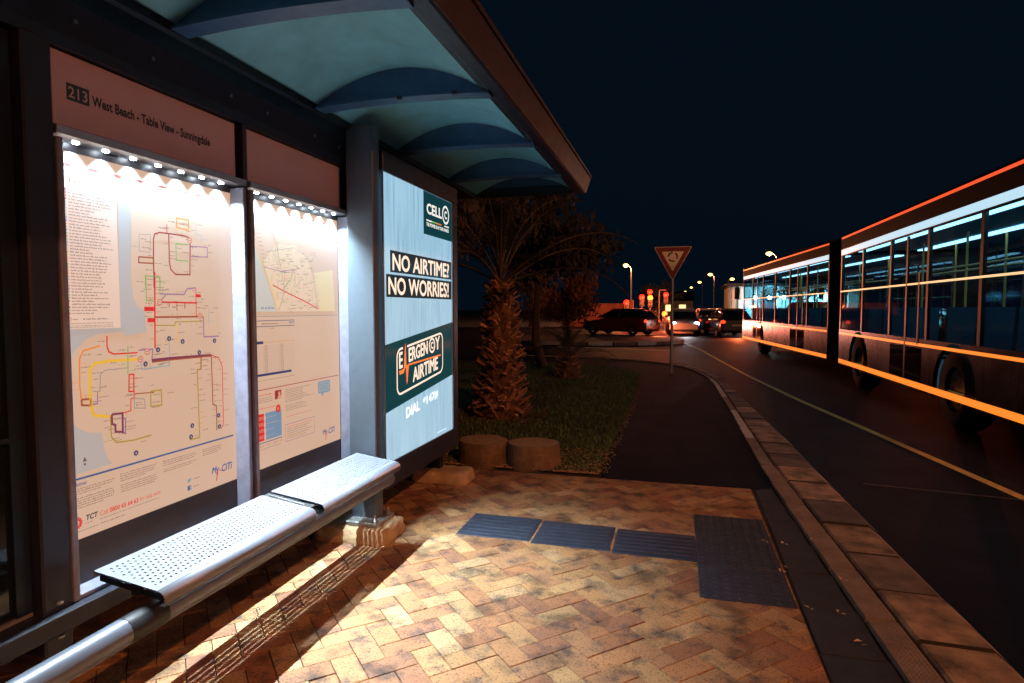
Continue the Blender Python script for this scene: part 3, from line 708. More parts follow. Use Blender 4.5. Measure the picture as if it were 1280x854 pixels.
def route_poster(f):
    W, H = 0.864, 1.355; rr = random.Random(4)
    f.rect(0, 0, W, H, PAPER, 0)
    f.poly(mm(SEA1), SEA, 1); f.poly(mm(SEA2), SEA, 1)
    f.rect(0.018, 0.744, 0.250, 1.247, PANEL, 2)
    for k in range(8):   # dashed red header rule, thick and thin
        u = 0.03 + k * 0.098
        f.poly([(u, 1.3105), (u + 0.03, 1.3085), (u + 0.085, 1.3118), (u + 0.03, 1.3148)], INK['maroon'], 2)
    f.text("MyCiTi is Cape Town's safe, reliable way", 0.045, 1.252, 0.80, 1.287, INK['grey'], 3, -0.004)
    chips = 'maroon red red maroon sky sky grey yellow sky violet violet orange tan cyan green olive green violet grey yellow olive yellow orange pink green green orange orange sky sky tan violet violet grey green green violet pink plum green red'.split()
    for i, cc in enumerate(chips):
        v = 1.222 - i * 0.01065
        f.rect(0.036, v, 0.044, v + 0.006, INK[cc], 3); f.rect(0.047, v, 0.055, v + 0.006, INK[cc], 3)
        f.words(0.062, v + 0.0005, 0.062 + rr.uniform(0.06, 0.17), 0.0052, INK['text'], 3, rr)
    f.ring(0.048, 0.778, 0.007, 0.009, INK['red'], 3); f.disc(0.048, 0.778, 0.003, INK['black'], 3)
    f.words(0.062, 0.776, 0.085, 0.005, INK['text'], 3, rr); f.words(0.10, 0.776, 0.20, 0.005, INK['text'], 3, rr)
    for v in (0.762, 0.754, 0.748): f.words(0.036, v, 0.22, 0.0035, INK['text'], 3, rr)
    for i, (cn, wd, pts) in enumerate(ROUTES):
        f.line(mm(pts), wd * 0.0014, INK[cn], 3 + (i % 3))
        # stop names as tiny ticks of lettering along each line
        P_ = mm(pts)
        for (a, b_), (c, d) in zip(P_, P_[1:]):
            Lg = math.hypot(c - a, d - b_); n = int(Lg / 0.024)
            for k in range(n):
                t = (k + 0.5) / n; x_, y_ = a + (c - a) * t, b_ + (d - b_) * t
                if abs(c - a) > abs(d - b_):
                    hh = rr.uniform(0.008, 0.02) * rr.choice((-1, 1))
                    if rr.random() < 0.35: f.rect(x_, min(y_, y_ + hh), x_ + 0.0013, max(y_, y_ + hh), INK[rr.choice(('text', cn))], 3)
                else:
                    sd = rr.choice((-1, 1)); l_ = rr.uniform(0.015, 0.04)
                    u0 = x_ + 0.006 if sd > 0 else x_ - 0.006 - l_
                    if 0.03 < u0 and u0 + l_ < W - 0.02: f.words(u0, y_ - 0.002, u0 + l_, 0.0042, INK[rr.choice(('text', 'text', cn))], 4, rr)
    for k in range(70):   # loose stop names beside the lines
        cn, wd, pts = rr.choice(ROUTES); a = rr.choice(pts)
        u0, v0 = a[0] / 1000 + rr.uniform(-0.05, 0.03), a[1] / 1000 + rr.uniform(-0.03, 0.03)
        if 0.09 < u0 < 0.80 and (u0 > 0.33 or v0 < 0.70): f.words(u0, v0, u0 + rr.uniform(0.015, 0.04), 0.0045, INK['text'], 4, rr)
    for (a, b_) in mm(RINGS): f.disc(a, b_, 0.0125, PAPER, 6); f.ring(a, b_, 0.0100, 0.0128, INK['red'], 7); f.rect(a - 0.005, b_ - 0.001, a + 0.005, b_ + 0.002, INK['text'], 7)
    for (a, b_) in mm(DOTS):
        f.disc(a, b_, 0.0105, INK['navy'], 6); f.poly([(a - 0.004, b_ - 0.004), (a + 0.004, b_ - 0.004), (a, b_ + 0.006)], PAPER, 7)
    f.poly([(0.078, 0.272), (0.094, 0.272), (0.086, 0.290)], INK['text'], 3); f.rect(0.082, 0.258, 0.090, 0.266, INK['text'], 3)
    f.rect(0.020, 0.2115, 0.836, 0.2185, INK['blue'], 2)
    f.text('Disclaimer', 0.022, 0.190, 0.092, 0.204, INK['blue'], 3, 0.01)
    for (u0, u1, v1, n, sk_) in ((0.022, 0.205, 0.178, 9, 3), (0.226, 0.396, 0.186, 9, 4), (0.424, 0.606, 0.186, 6, 3), (0.640, 0.76, 0.186, 4, 9)):
        for k in range(n):
            if k == sk_: continue
            f.words(u0, v1 - k * 0.0085, u1, 0.0046, INK['text'], 3, rr, rr.uniform(0.55, 1) if k in (sk_ - 1, n - 1) else rr.uniform(0.93, 1))
    tct(f, 0.047, 0.060, 0.022)
    f.text('Call', 0.136, 0.058, 0.169, 0.076, INK['red'], 4, -0.005); f.text('0800 65 64 63', 0.176, 0.058, 0.300, 0.076, INK['red'], 4, 0.02); f.text('for help with', 0.308, 0.055, 0.405, 0.076, INK['red'], 4, -0.005)
    f.words(0.136, 0.045, 0.40, 0.004, INK['text'], 3, rr); f.text('Website:', 0.138, 0.027, 0.172, 0.034, INK['text'], 3, 0.0); f.words(0.176, 0.027, 0.24, 0.005, INK['text'], 3, rr)
    # two little social marks
    f.poly([(0.548, 0.067), (0.560, 0.065), (0.568, 0.074), (0.571, 0.082), (0.563, 0.081), (0.557, 0.076), (0.550, 0.081), (0.551, 0.073)], INK['cyan'], 3); f.words(0.580, 0.071, 0.622, 0.005, INK['text'], 3, rr)
    f.rect(0.549, 0.030, 0.569, 0.050, INK['blue'], 3); f.text('f', 0.560, 0.031, 0.567, 0.047, PAPER, 4, 0.02); f.words(0.580, 0.038, 0.615, 0.005, INK['text'], 3, rr)
    logo(f, 0.690, 0.058, 0.135)

def area_poster(f):
    W, H = 0.862, 1.355; rr = random.Random(9)
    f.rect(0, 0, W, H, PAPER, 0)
    for k in range(7):
        u = 0.05 + k * 0.105; f.poly([(u, 1.319), (u + 0.025, 1.3165), (u + 0.06, 1.319), (u + 0.025, 1.3215)], INK['maroon'], 2)
    coast = [(0.020, 1.285), (0.045, 1.262), (0.061, 1.166), (0.103, 1.104), (0.141, 1.048), (0.174, 0.982), (0.208, 0.914), (0.230, 0.861), (0.253, 0.799), (0.012, 0.799)]
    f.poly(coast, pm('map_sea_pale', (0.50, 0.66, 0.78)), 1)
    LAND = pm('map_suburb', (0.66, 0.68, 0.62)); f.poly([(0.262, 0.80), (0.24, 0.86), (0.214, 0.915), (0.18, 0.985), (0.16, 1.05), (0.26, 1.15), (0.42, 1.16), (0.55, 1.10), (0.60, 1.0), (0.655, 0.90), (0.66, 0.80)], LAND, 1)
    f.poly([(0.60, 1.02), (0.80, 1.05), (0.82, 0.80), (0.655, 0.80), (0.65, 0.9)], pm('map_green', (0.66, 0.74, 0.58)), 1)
    for pts, cn, wd in (([(214, 1275), (270, 1127), (304, 1004), (327, 910), (272, 806)], 'grey', 4), ([(227, 938), (327, 906), (500, 858), (637, 814)], 'red', 6), ([(158, 1026), (304, 1012), (466, 1038)], 'violet', 3),
                        ([(172, 1103), (414, 1149), (540, 1102), (582, 1037), (637, 814)], 'grey', 3), ([(301, 909), (382, 976), (396, 1006)], 'green', 4), ([(100, 1180), (70, 1260)], 'violet', 3), ([(120, 1090), (230, 900), (272, 806)], 'yellow', 4)):
        f.line(mm(pts), wd * 0.001, INK[cn], 3)
    for k in range(230):   # street net
        u0 = rr.uniform(0.19, 0.63); v0 = rr.uniform(0.805, 1.14)
        if u0 < 0.262 + (0.80 - v0) * 0.48 + 0.02: continue
        L = rr.uniform(0.012, 0.05); an = rr.choice((0.1, 1.6, 0.1, 1.6, 0.6, -0.5)) + rr.uniform(-0.2, 0.2)
        f.line([(u0, v0), (u0 + L * math.cos(an), min(1.17, v0 + L * math.sin(an)))], 0.0014, INK[rr.choice(('grey', 'grey', 'violet', 'sky', 'pink', 'text', 'green'))], 2)
    for k in range(40): 
        u0, v0 = rr.uniform(0.27, 0.58), rr.uniform(0.81, 1.14); f.words(u0, v0, u0 + rr.uniform(0.02, 0.05), 0.0045, INK['text'], 4, rr)
    for k in range(12): v0 = 1.25 - k * 0.02; f.words(0.09 + k * 0.006, v0, 0.12 + k * 0.006, 0.004, INK['text'], 4, rr)
    f.words(0.13, 0.815, 0.235, 0.010, INK['blue'], 4, rr); f.poly([(0.04, 0.83), (0.052, 0.83), (0.046, 0.848)], INK['text'], 3)
    f.rect(0.0, 0.7735, 0.845, 0.7775, INK['grey'], 2)
    # timetable leaflet
    f.rect(0.006, 0.752, 0.407, 0.755, INK['navy'], 2); f.rect(0.006, 0.723, 0.407, 0.726, INK['navy'], 2)
    f.text('213', 0.012, 0.732, 0.036, 0.744, INK['navy'], 3, 0.02); f.words(0.13, 0.735, 0.27, 0.007, INK['text'], 3, rr); logo(f, 0.355, 0.735, 0.05)
    f.line(mm([(190, 668), (215, 690), (230, 684), (245, 700)]), 0.001, INK['tan'], 2); f.words(0.20, 0.712, 0.23, 0.005, INK['text'], 3, rr)
    f.rect(0.022, 0.636, 0.142, 0.650, INK['navy'], 2); f.rect(0.142, 0.641, 0.398, 0.645, INK['tan'], 2)
    for u in (0.014, 0.142, 0.270, 0.398): f.rect(u, 0.485, u + 0.0012, 0.650, INK['grey'], 2)
    for k in range(20):
        v = 0.626 - k * 0.0072
        for u in (0.02, 0.034, 0.052, 0.15, 0.165, 0.28, 0.295): 
            f.words(u, v, u + 0.011, 0.004, INK['text'], 3, rr)
        f.rect(0.016, v - 0.0018, 0.398, v - 0.0012, INK['grey'], 1)
    f.poly([(0.006, 0.472), (0.372, 0.472), (0.372, 0.484), (0.006, 0.484)], INK['navy'], 2); f.words(0.01, 0.448, 0.40, 0.004, INK['text'], 3, rr)
    f.rect(0.0, 0.4010, 0.845, 0.4050, INK['maroon'], 2)
    # how-to block
    f.words(0.004, 0.372, 0.20, 0.008, INK['red'], 3, rr); 
    for v in (0.358, 0.348, 0.338): f.words(0.004, v, 0.205, 0.0045, INK['text'], 3, rr)
    f.rect(0.226, 0.340, 0.280, 0.386, INK['maroon'], 2); f.disc(0.262, 0.368, 0.010, INK['tan'], 3); f.poly([(0.246, 0.340), (0.280, 0.340), (0.278, 0.356), (0.262, 0.361), (0.25, 0.354)], INK['tan'], 3)
    f.words(0.004, 0.305, 0.276, 0.006, INK['red'], 3, rr)
    f.rect(0.002, 0.142, 0.136, 0.281, INK['red'], 2); f.rect(0.146, 0.142, 0.277, 0.281, INK['bubble'], 2); f.disc(0.250, 0.288, 0.020, INK['red'], 3); f.text('R', 0.243, 0.280, 0.258, 0.296, PAPER, 4, 0.02)
    for k in range(4):
        v = 0.255 - k * 0.032; f.rect(0.1335, v - 0.010, 0.1485, v + 0.012, PAPER, 3)
        for q in range(3): f.words(0.06 + 0.01 * (q % 2), v - 0.004 + q * 0.006, 0.130, 0.0042, PAPER, 3, rr); 
        f.words(0.156, v, 0.20 + rr.uniform(0, 0.06), 0.0045, PAPER, 3, rr)
    f.rect(0.0, 0.129, 0.278, 0.133, INK['blue'], 2)
    for k in range(15): f.ring(0.012 + k * 0.0185, 0.115, 0.004, 0.0055, INK[('red', 'tan', 'maroon')[k % 3]], 3, 10)
    f.words(0.004, 0.098, 0.27, 0.004, INK['text'], 3, rr)
    for k in range(13):
        if k in (8,): continue
        f.words(0.313, 0.378 - k * 0.0095, 0.313 + rr.uniform(0.14, 0.27), 0.0048, INK['text'], 3, rr)
    f.words(0.313, 0.230, 0.56, 0.005, INK['red'], 3, rr)
    for (a, b_, c, d) in ((0.309, 0.097, 0.581, 0.0995), (0.309, 0.189, 0.581, 0.1915), (0.309, 0.097, 0.3115, 0.1915), (0.5785, 0.097, 0.581, 0.1915)): f.rect(a, b_, c, d, INK['violet'], 2)
    for k in range(6): f.words(0.324, 0.172 - k * 0.012, 0.56 - 0.03 * (k % 3), 0.005, INK['text' if k else 'red'], 3, rr)
    f.poly([(0.625, 0.318), (0.655, 0.314), (0.668, 0.292), (0.676, 0.314), (0.745, 0.316), (0.752, 0.326), (0.750, 0.378), (0.742, 0.386), (0.630, 0.386), (0.621, 0.378)], INK['bubble'], 2)
    f.poly([(0.632, 0.324), (0.742, 0.324), (0.742, 0.379), (0.632, 0.379)], INK['sky'], 3)
    for k in range(4): f.words(0.642, 0.366 - k * 0.011, 0.73, 0.005, INK['blue'], 4, rr)
    tct(f, 0.022, 0.057, 0.019); logo(f, 0.662, 0.058, 0.135)

LEDM = mat('led_chip', (0.9, 0.95, 1.0), 0.3, emit=(0.80, 0.92, 1.0), es=60)
CASEB = mat('case_backboard', (0.045, 0.042, 0.050), 0.4, var=0.3, vscale=9)
CASEF = mat('case_frame', (0.22, 0.23, 0.30), 0.40, 0.2, var=0.3, vscale=18, bump=0.12, bscale=200)
def map_case(label, y0, y1, py0, art, nled):
    C = thing('map_case', label, 'map display', (-2.0, (y0 + y1) / 2, 0.404), group='lit map cases on the shelter wall')
    b = MB(); b.box(-2.055, -2.034, y0, y1, 0.404, 2.0, CASEB); wpart(b, 'back_panel', C)
    b = MB(); fw = 0.024
    b.box(-2.0335, -1.958, y0 + 0.001, y0 + fw, 0.4045, 1.963, CASEF, 0.003); b.box(-2.0335, -1.958, y1 - fw, y1 - 0.001, 0.4045, 1.963, CASEF, 0.003)
    b.box(-2.0335, -1.960, y0 + fw + 0.0005, y1 - fw - 0.0005, 0.4045, 0.422, CASEF, 0.003)
    wpart(b, 'frame', C)
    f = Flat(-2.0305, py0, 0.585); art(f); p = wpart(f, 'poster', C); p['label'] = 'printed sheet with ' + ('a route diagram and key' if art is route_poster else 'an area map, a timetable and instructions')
    b = MB(); b.extrude([(-2.0335, 1.9705), (-1.985, 1.9705), (-1.958, 1.9745), (-1.955, 2.0), (-2.0335, 2.0)], 'y', y0 + 0.001, y1 - 0.001, STEEL); ls = wpart(b, 'led_strip', C)
    for k in range(nled):
        yy = y0 + 0.05 + (y1 - y0 - 0.10) * (k + 0.5) / nled
        b = MB(); b.box(-2.016, -2.002, yy - 0.008, yy + 0.008, 1.9665, 1.9700, LEDM); wpart(b, 'led', ls)
        ld = bpy.data.lights.new('led_light', 'SPOT'); ld.energy = LED_W; ld.color = LED; ld.shadow_soft_size = 0.004; ld.spot_size = R(104); ld.spot_blend = 1.0
        lo = bpy.data.objects.new('led_light', ld); col.objects.link(lo); lo.parent = ls
        lo.location = (-2.009 + 2.0, yy - C.location.y, 1.9625 - C.location.z); lo.rotation_euler = (0, R(-4), 0)
    return C
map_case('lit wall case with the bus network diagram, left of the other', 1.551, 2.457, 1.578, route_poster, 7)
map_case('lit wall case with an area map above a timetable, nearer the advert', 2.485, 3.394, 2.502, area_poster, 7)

# route name boards above the cases
BOARD = mat('name_board', (0.52, 0.36, 0.44), 0.5, var=0.08, vscale=4)
LTR = mat('board_lettering', (0.012, 0.014, 0.03), 0.5); BADGE = mat('badge_ink', (0.012, 0.05, 0.06), 0.5)
def name_board(label, y0, y1, text):
    N_ = thing('route_sign', label, 'sign', (-2.0, (y0 + y1) / 2, 2.012))
    b = MB(); b.box(-2.03, -1.995, y0, y1, 2.012, 2.257, BOARD, 0.003); wpart(b, 'board', N_)
    if text:
        f = Flat(-1.9945, y0, 2.012)
        f.rect(0.050, 0.093, 0.133, 0.150, BADGE, 0); f.text('213', 0.056, 0.102, 0.126, 0.140, BOARD, 1, 0.015)
        f.text('West Beach - Table View - Sunningdale', 0.143, 0.088, 0.702, 0.1365, LTR, 0, 0.03)
        wpart(f, 'lettering', N_)
name_board('pinkish route board reading 213 West Beach above the left map case', 1.571, 2.432, True)
name_board('blank pinkish board above the map case nearer the advert', 2.507, 3.346, False)

# ------------------------------------------------------------------ backlit advert
AD = thing('advertising_panel', 'tall backlit blue airtime advert in a dark frame at the shelter end', 'advert', (-1.8, 4.0, 0.27))
AX = -1.74; k_ = 0.9158; AY, AZ = 3.388, 0.429; AW, AH = 1.181, 1.809
b = MB(); x0, x1 = -2.03, AX + 0.012
b.box(x0, x1, 3.387, 4.672, 0.272, AZ - 0.001, PAINT2, 0.006); b.box(x0, x1, 3.387, 4.672, AZ + AH + 0.001, 2.36, PAINT, 0.006)
b.box(x0, x1, 4.672 - 0.095, 4.672, AZ, AZ + AH, PAINT2, 0.006); b.box(x0, AX - 0.03, 3.387, 4.672, AZ, AZ + AH, PAINT)
wpart(b, 'frame', AD)
b = MB(); b.box(AX - 0.001, AX + 0.0115, 3.388, 3.390, AZ, AZ + AH, STEEL); b.box(AX - 0.001, AX + 0.006, 3.391, 4.575, AZ + AH - 0.004, AZ + AH, STEEL); b.box(AX - 0.001, AX + 0.006, 3.391, 4.575, AZ, AZ + 0.004, STEEL); b.box(AX - 0.001, AX + 0.006, 4.571, 4.575, AZ + 0.005, AZ + AH - 0.005, STEEL); wpart(b, 'trim', AD)
def ad(name, c, es): return mat(name, c, 0.12, es=es, emit=c)
ADB = ad('advert_blue', (0.34, 0.60, 0.80), 0.88)
n = ADB.node_tree.nodes; l = ADB.node_tree.links; p = n['Principled BSDF']      # faint streaks of rain dirt on the print
tc = n.new('ShaderNodeTexCoord'); mp = n.new('ShaderNodeMapping'); mp.inputs['Scale'].default_value = (1, 26, 1.1); nz = n.new('ShaderNodeTexNoise'); nz.inputs['Scale'].default_value = 2.2; nz.inputs['Detail'].default_value = 5
rp = n.new('ShaderNodeValToRGB'); rp.color_ramp.elements[0].position = 0.30; rp.color_ramp.elements[1].position = 0.62; rp.color_ramp.elements[0].color = (0.20, 0.42, 0.62, 1); rp.color_ramp.elements[1].color = (0.36, 0.66, 0.84, 1)
l.new(tc.outputs['Object'], mp.inputs[0]); l.new(mp.outputs[0], nz.inputs['Vector']); l.new(nz.outputs['Fac'], rp.inputs[0]); l.new(rp.outputs[0], p.inputs['Emission Color'])
ADG = ad('advert_dark_green', (0.005, 0.045, 0.055), 0.9); ADK = ad('advert_black', (0.012, 0.022, 0.028), 0.9); ADW = ad('advert_white', (0.86, 0.88, 0.84), 1.0); ADC = ad('advert_cream', (0.90, 0.80, 0.66), 1.0); ADO = ad('advert_orange', (0.85, 0.22, 0.05), 1.0); ADR = ad('advert_red', (0.7, 0.05, 0.04), 0.9); ADL = ad('advert_green', (0.2, 0.6, 0.1), 0.9)
f = Flat(AX - 0.002, AY, AZ); s = lambda L: [(a * k_ / 1000, b_ * k_ / 1000) for a, b_ in L]
q = lambda a: a * k_ / 1000
f.rect(0.003, 0, AW + 0.001, AH, ADB, 0)
f.rect(q(690), q(1640), AW, q(1970), ADG, 1)
f.text('CELL', q(752), q(1803), q(1068), q(1888), ADW, 2, 0.03); f.ring(q(1155), q(1848), q(60), q(78), ADW, 2, 28); f.text('C', q(1125), q(1815), q(1182), q(1882), ADW, 2, 0.03)
f.rect(q(745), q(1748), q(860), q(1758), ADW, 2); f.rect(q(860), q(1748), q(960), q(1758), ADL, 2); f.rect(q(960), q(1748), q(1057), q(1758), ADO, 2); f.rect(q(1124), q(1748), q(1228), q(1758), ADW, 2)
f.text('THE POWER IS IN YOUR HANDS', q(745), q(1707), q(1222), q(1736), ADW, 2, 0.03)
f.rect(q(116), q(1312), q(1280), q(1462), ADK, 1); f.text('NO AIRTIME?', q(155), q(1328), q(1222), q(1440), ADC, 2, fat=0.0035)
f.rect(q(54), q(1140), q(1280), q(1296), ADK, 1); f.text('NO WORRIES!', q(90), q(1160), q(1210), q(1276), ADC, 2, fat=0.0035)
f.poly([(0.004, q(346)), (q(1290), q(483)), (q(1290), q(943)), (0.004, q(812))], ADG, 1)
rt = 0.108
def rr_line(u0, v0, u1, v1, r_, wd, gap=None):
    pts = []
    for cx, cy, a in ((u1 - r_, v1 - r_, 0), (u0 + r_, v1 - r_, 90), (u0 + r_, v0 + r_, 180), (u1 - r_, v0 + r_, 270)):
        for t in range(0, 91, 15): pts.append((cx + r_ * math.cos(R(a + t)), cy + r_ * math.sin(R(a + t))))
    pts.append(pts[0]); return [(a, b_ + (a - u0) * rt) for a, b_ in pts]
f.line(rr_line(q(205), q(446), q(1066), q(768), q(60), 0), q(15), ADC, 2)
f.rect(q(300), q(755), q(372), q(800), ADG, 3)
T = lambda t, u0, v0, u1, v1, m_, k=4, bo=0.003: f.text(t, q(u0), q(v0 + (u0 - 205) * rt), q(u1), q(v1 + (u0 - 205) * rt), m_, k, 0.0, rt, fat=bo)
T('E', 240, 632, 290, 742, ADC); T('ERGEN', 400, 648, 745, 748, ADC); T('Y', 908, 648, 1000, 748, ADC)
f.ring(q(838), q(698 + 633 * rt), q(46), q(62), ADC, 4, 24); f.text('C', q(812), q(670 + 633 * rt), q(864), q(726 + 633 * rt), ADC, 4, 0.03)
T('AIRTIME', 470, 486, 955, 588, ADC)
f.line(s([(236, 612), (318, 622), (338, 800), (362, 520), (392, 650), (1016, 676)]), q(13), ADO, 5); f.line(s([(240, 600), (312, 608)]), q(20), ADO, 5)
f.poly(s([(322, 630), (338, 812), (352, 630)]), ADO, 5); f.poly(s([(350, 650), (362, 505), (378, 650)]), ADO, 5)
T('DIAL', 352, 245, 592, 318, ADW, 2, 0.0018); T('*147#', 655, 245, 962, 318, ADW, 2, 0.0012)
f.words(q(944), q(32), q(1150), q(10), ADW, 2); 
wpart(f, 'screen', AD)
# ------------------------------------------------------------------ give way sign
SG = thing('road_sign', 'triangular give way sign with a roundabout symbol on a thin grey pole', 'road sign', (-0.115, 13.55, 0.0), R(-90))
b = MB(); b.tube([(0, 0, -0.02), (0, 0, 2.62)], 0.032, GALV, 12); b.build('pole', SG)
SRED = mat('sign_red', (0.20, 0.028, 0.030), 0.4, var=0.15, vscale=6); SCRM = mat('sign_cream', (0.80, 0.78, 0.66), 0.45); SWH = mat('sign_edge', (0.62, 0.52, 0.46), 0.45); SBK = mat('sign_black', (0.012, 0.012, 0.012), 0.5)
def tri(s_): 
    c = (0, 2.72 - 0.245); P_ = [(-0.40, 2.725), (0.40, 2.725), (0, 1.99)]
    out = []
    for i in range(3):
        a = Vector(P_[i]); cc = Vector(c); d = (a - cc) * s_
        for o in (-1, 1):
            nb_ = Vector(P_[(i + (1 if o > 0 else -1)) % 3]); e = (nb_ - a).normalized() * 0.03 * s_
            out.append(tuple(cc + d + e))
    return [out[0], out[1], out[2], out[3], out[4], out[5]]
b = MB(); t3 = tri(1.0); b.extrude([(u, v) for u, v in t3], 'x', 0.034, 0.040, GALV); pl = b.build('plate', SG)
f = Flat(0.0405, 0, 0, 0.001); f.poly(tri(0.985), SWH, 0); f.poly(tri(0.94), SRED, 1); f.poly(tri(0.58), SCRM, 2)
for k in range(3):
    a0 = 90 + 120 * k + 25
    f.ring(0, 2.505, 0.075, 0.108, SBK, 3, 10, a0, a0 + 62)
    a1 = R(a0 - 4); a2 = R(a0 - 26)
    f.poly([(0.058 * math.cos(a1), 2.505 + 0.058 * math.sin(a1)), (0.092 * math.cos(a2), 2.505 + 0.092 * math.sin(a2)), (0.126 * math.cos(a1), 2.505 + 0.126 * math.sin(a1))][::-1], SBK, 3)
f.build('face', pl)
for z in (2.55, 2.25): b = MB(); b.box(0.022, 0.0335, -0.05, 0.05, z, z + 0.03, GALV); b.build('clamp', SG)

# ------------------------------------------------------------------ cut log seats
LOGB = mat('log_bark', (0.20, 0.12, 0.06), 0.9, var=0.6, vscale=7, bump=0.8, bscale=30); LOGT = mat('log_end_grain', (0.34, 0.22, 0.12), 0.9, var=0.4, vscale=10, bump=0.5, bscale=60)
def log(label, x, y, r_, h, sd, rz):
    T_ = thing('log_stump', label, 'log', (x, y, 0), rz); q = random.Random(sd); b = MB(); seg = 26
    rr = [r_ * (1 + 0.045 * math.sin(2 * k * 6.283 / seg + sd) + 0.03 * math.sin(5 * k * 6.283 / seg) + q.uniform(-0.03, 0.03)) for k in range(seg)]
    V = []; lev = (-0.03, 0.04, h * 0.5, h - 0.02, h)
    for z in lev:
        for k in range(seg):
            a = 2 * math.pi * k / seg; e = rr[k] * (1.04 if z < 0.05 else 1.0) * (0.965 if z == h else 1) + q.uniform(-0.003, 0.003); V.append((e * math.cos(a), e * math.sin(a), z))
    b.raw(V, [(i * seg + k, i * seg + (k + 1) % seg, (i + 1) * seg + (k + 1) % seg, (i + 1) * seg + k) for i in range(len(lev) - 1) for k in range(seg)], LOGB, True)
    b.build('bark', T_)
    b = MB(); top = [(0.955 * rr[k] * math.cos(2 * math.pi * k / seg), 0.955 * rr[k] * math.sin(2 * math.pi * k / seg)) for k in range(seg)]
    for s0, s1, z0, z1 in ((1.0, 0.75, h + 0.001, h + 0.005), (0.75, 0.5, h + 0.005, h + 0.003), (0.5, 0.25, h + 0.003, h + 0.006)):
        for k in range(seg):
            a, c = top[k], top[(k + 1) % seg]; b.face([(a[0] * s0, a[1] * s0, z0), (c[0] * s0, c[1] * s0, z0), (c[0] * s1, c[1] * s1, z1), (a[0] * s1, a[1] * s1, z1)], LOGT)
    b.face([(a * 0.25, c * 0.25, h + 0.006) for a, c in top], LOGT); b.build('cut_top', T_)
log('sawn log stump lit orange, at the corner of the verge', -1.235, 5.27, 0.225, 0.20, 2, 0.3)
log('sawn log stump in shade, nearer the advert panel', -1.70, 5.26, 0.23, 0.20, 5, 1.1)

# ------------------------------------------------------------------ palms and trees
TRK = mat('palm_trunk', (0.10, 0.05, 0.03), 0.95, var=0.5, vscale=14, bump=0.9, bscale=40); BOOT = mat('palm_boots', (0.30, 0.15, 0.09), 0.9, attr=True)
FRND = mat('palm_frond', (0.05, 0.055, 0.02), 0.65, attr=True); RACH = mat('palm_stalk', (0.07, 0.05, 0.028), 0.7)
def frond(b, bc, base, az, el, L, n, lw, ll, q, droop=1.0):
    pts = []; p = Vector(base); e = el; st = L / 14
    for k in range(15):
        pts.append(p.copy()); d = Vector((math.cos(az) * math.cos(e), math.sin(az) * math.cos(e), math.sin(e))); p = p + d * st
        e -= droop * (0.02 + 0.012 * k)
    b.tube(pts, [0.018 * L / 2 * (1 - 0.85 * k / 14) + 0.002 for k in range(15)], RACH, 5); bc.extend([(0.16, 0.10, 0.05)] * (14 * 5 + 2))
    for k in range(n):
        t = 0.24 + 0.75 * k / n; i = min(int(t * 14), 13); a = pts[i].lerp(pts[i + 1], t * 14 - i); d = (pts[i + 1] - pts[i]).normalized()
        side = d.cross(Vector((0, 0, 1))); side = side.normalized() if side.length > 0.05 else Vector((1, 0, 0)); up = side.cross(d)
        l_ = ll * (0.35 + 0.65 * math.sin(math.pi * min(1, 0.15 + t * 0.85))) * q.uniform(0.85, 1.1)
        for s_ in (-1, 1):
            dr = (side * s_ * 0.8 + d * 0.75 + up * q.uniform(0.1, 0.4)).normalized(); tip = a + dr * l_ - Vector((0, 0, 0.12 * l_)); w_ = d * lw
            b.face([a - w_, a + w_, a.lerp(tip, 0.55) + w_ * 0.8, tip, a.lerp(tip, 0.55) - w_ * 0.8], FRND); f_ = q.uniform(0.5, 1.2); bc.append((0.012 * f_, 0.019 * f_, 0.010 * f_))
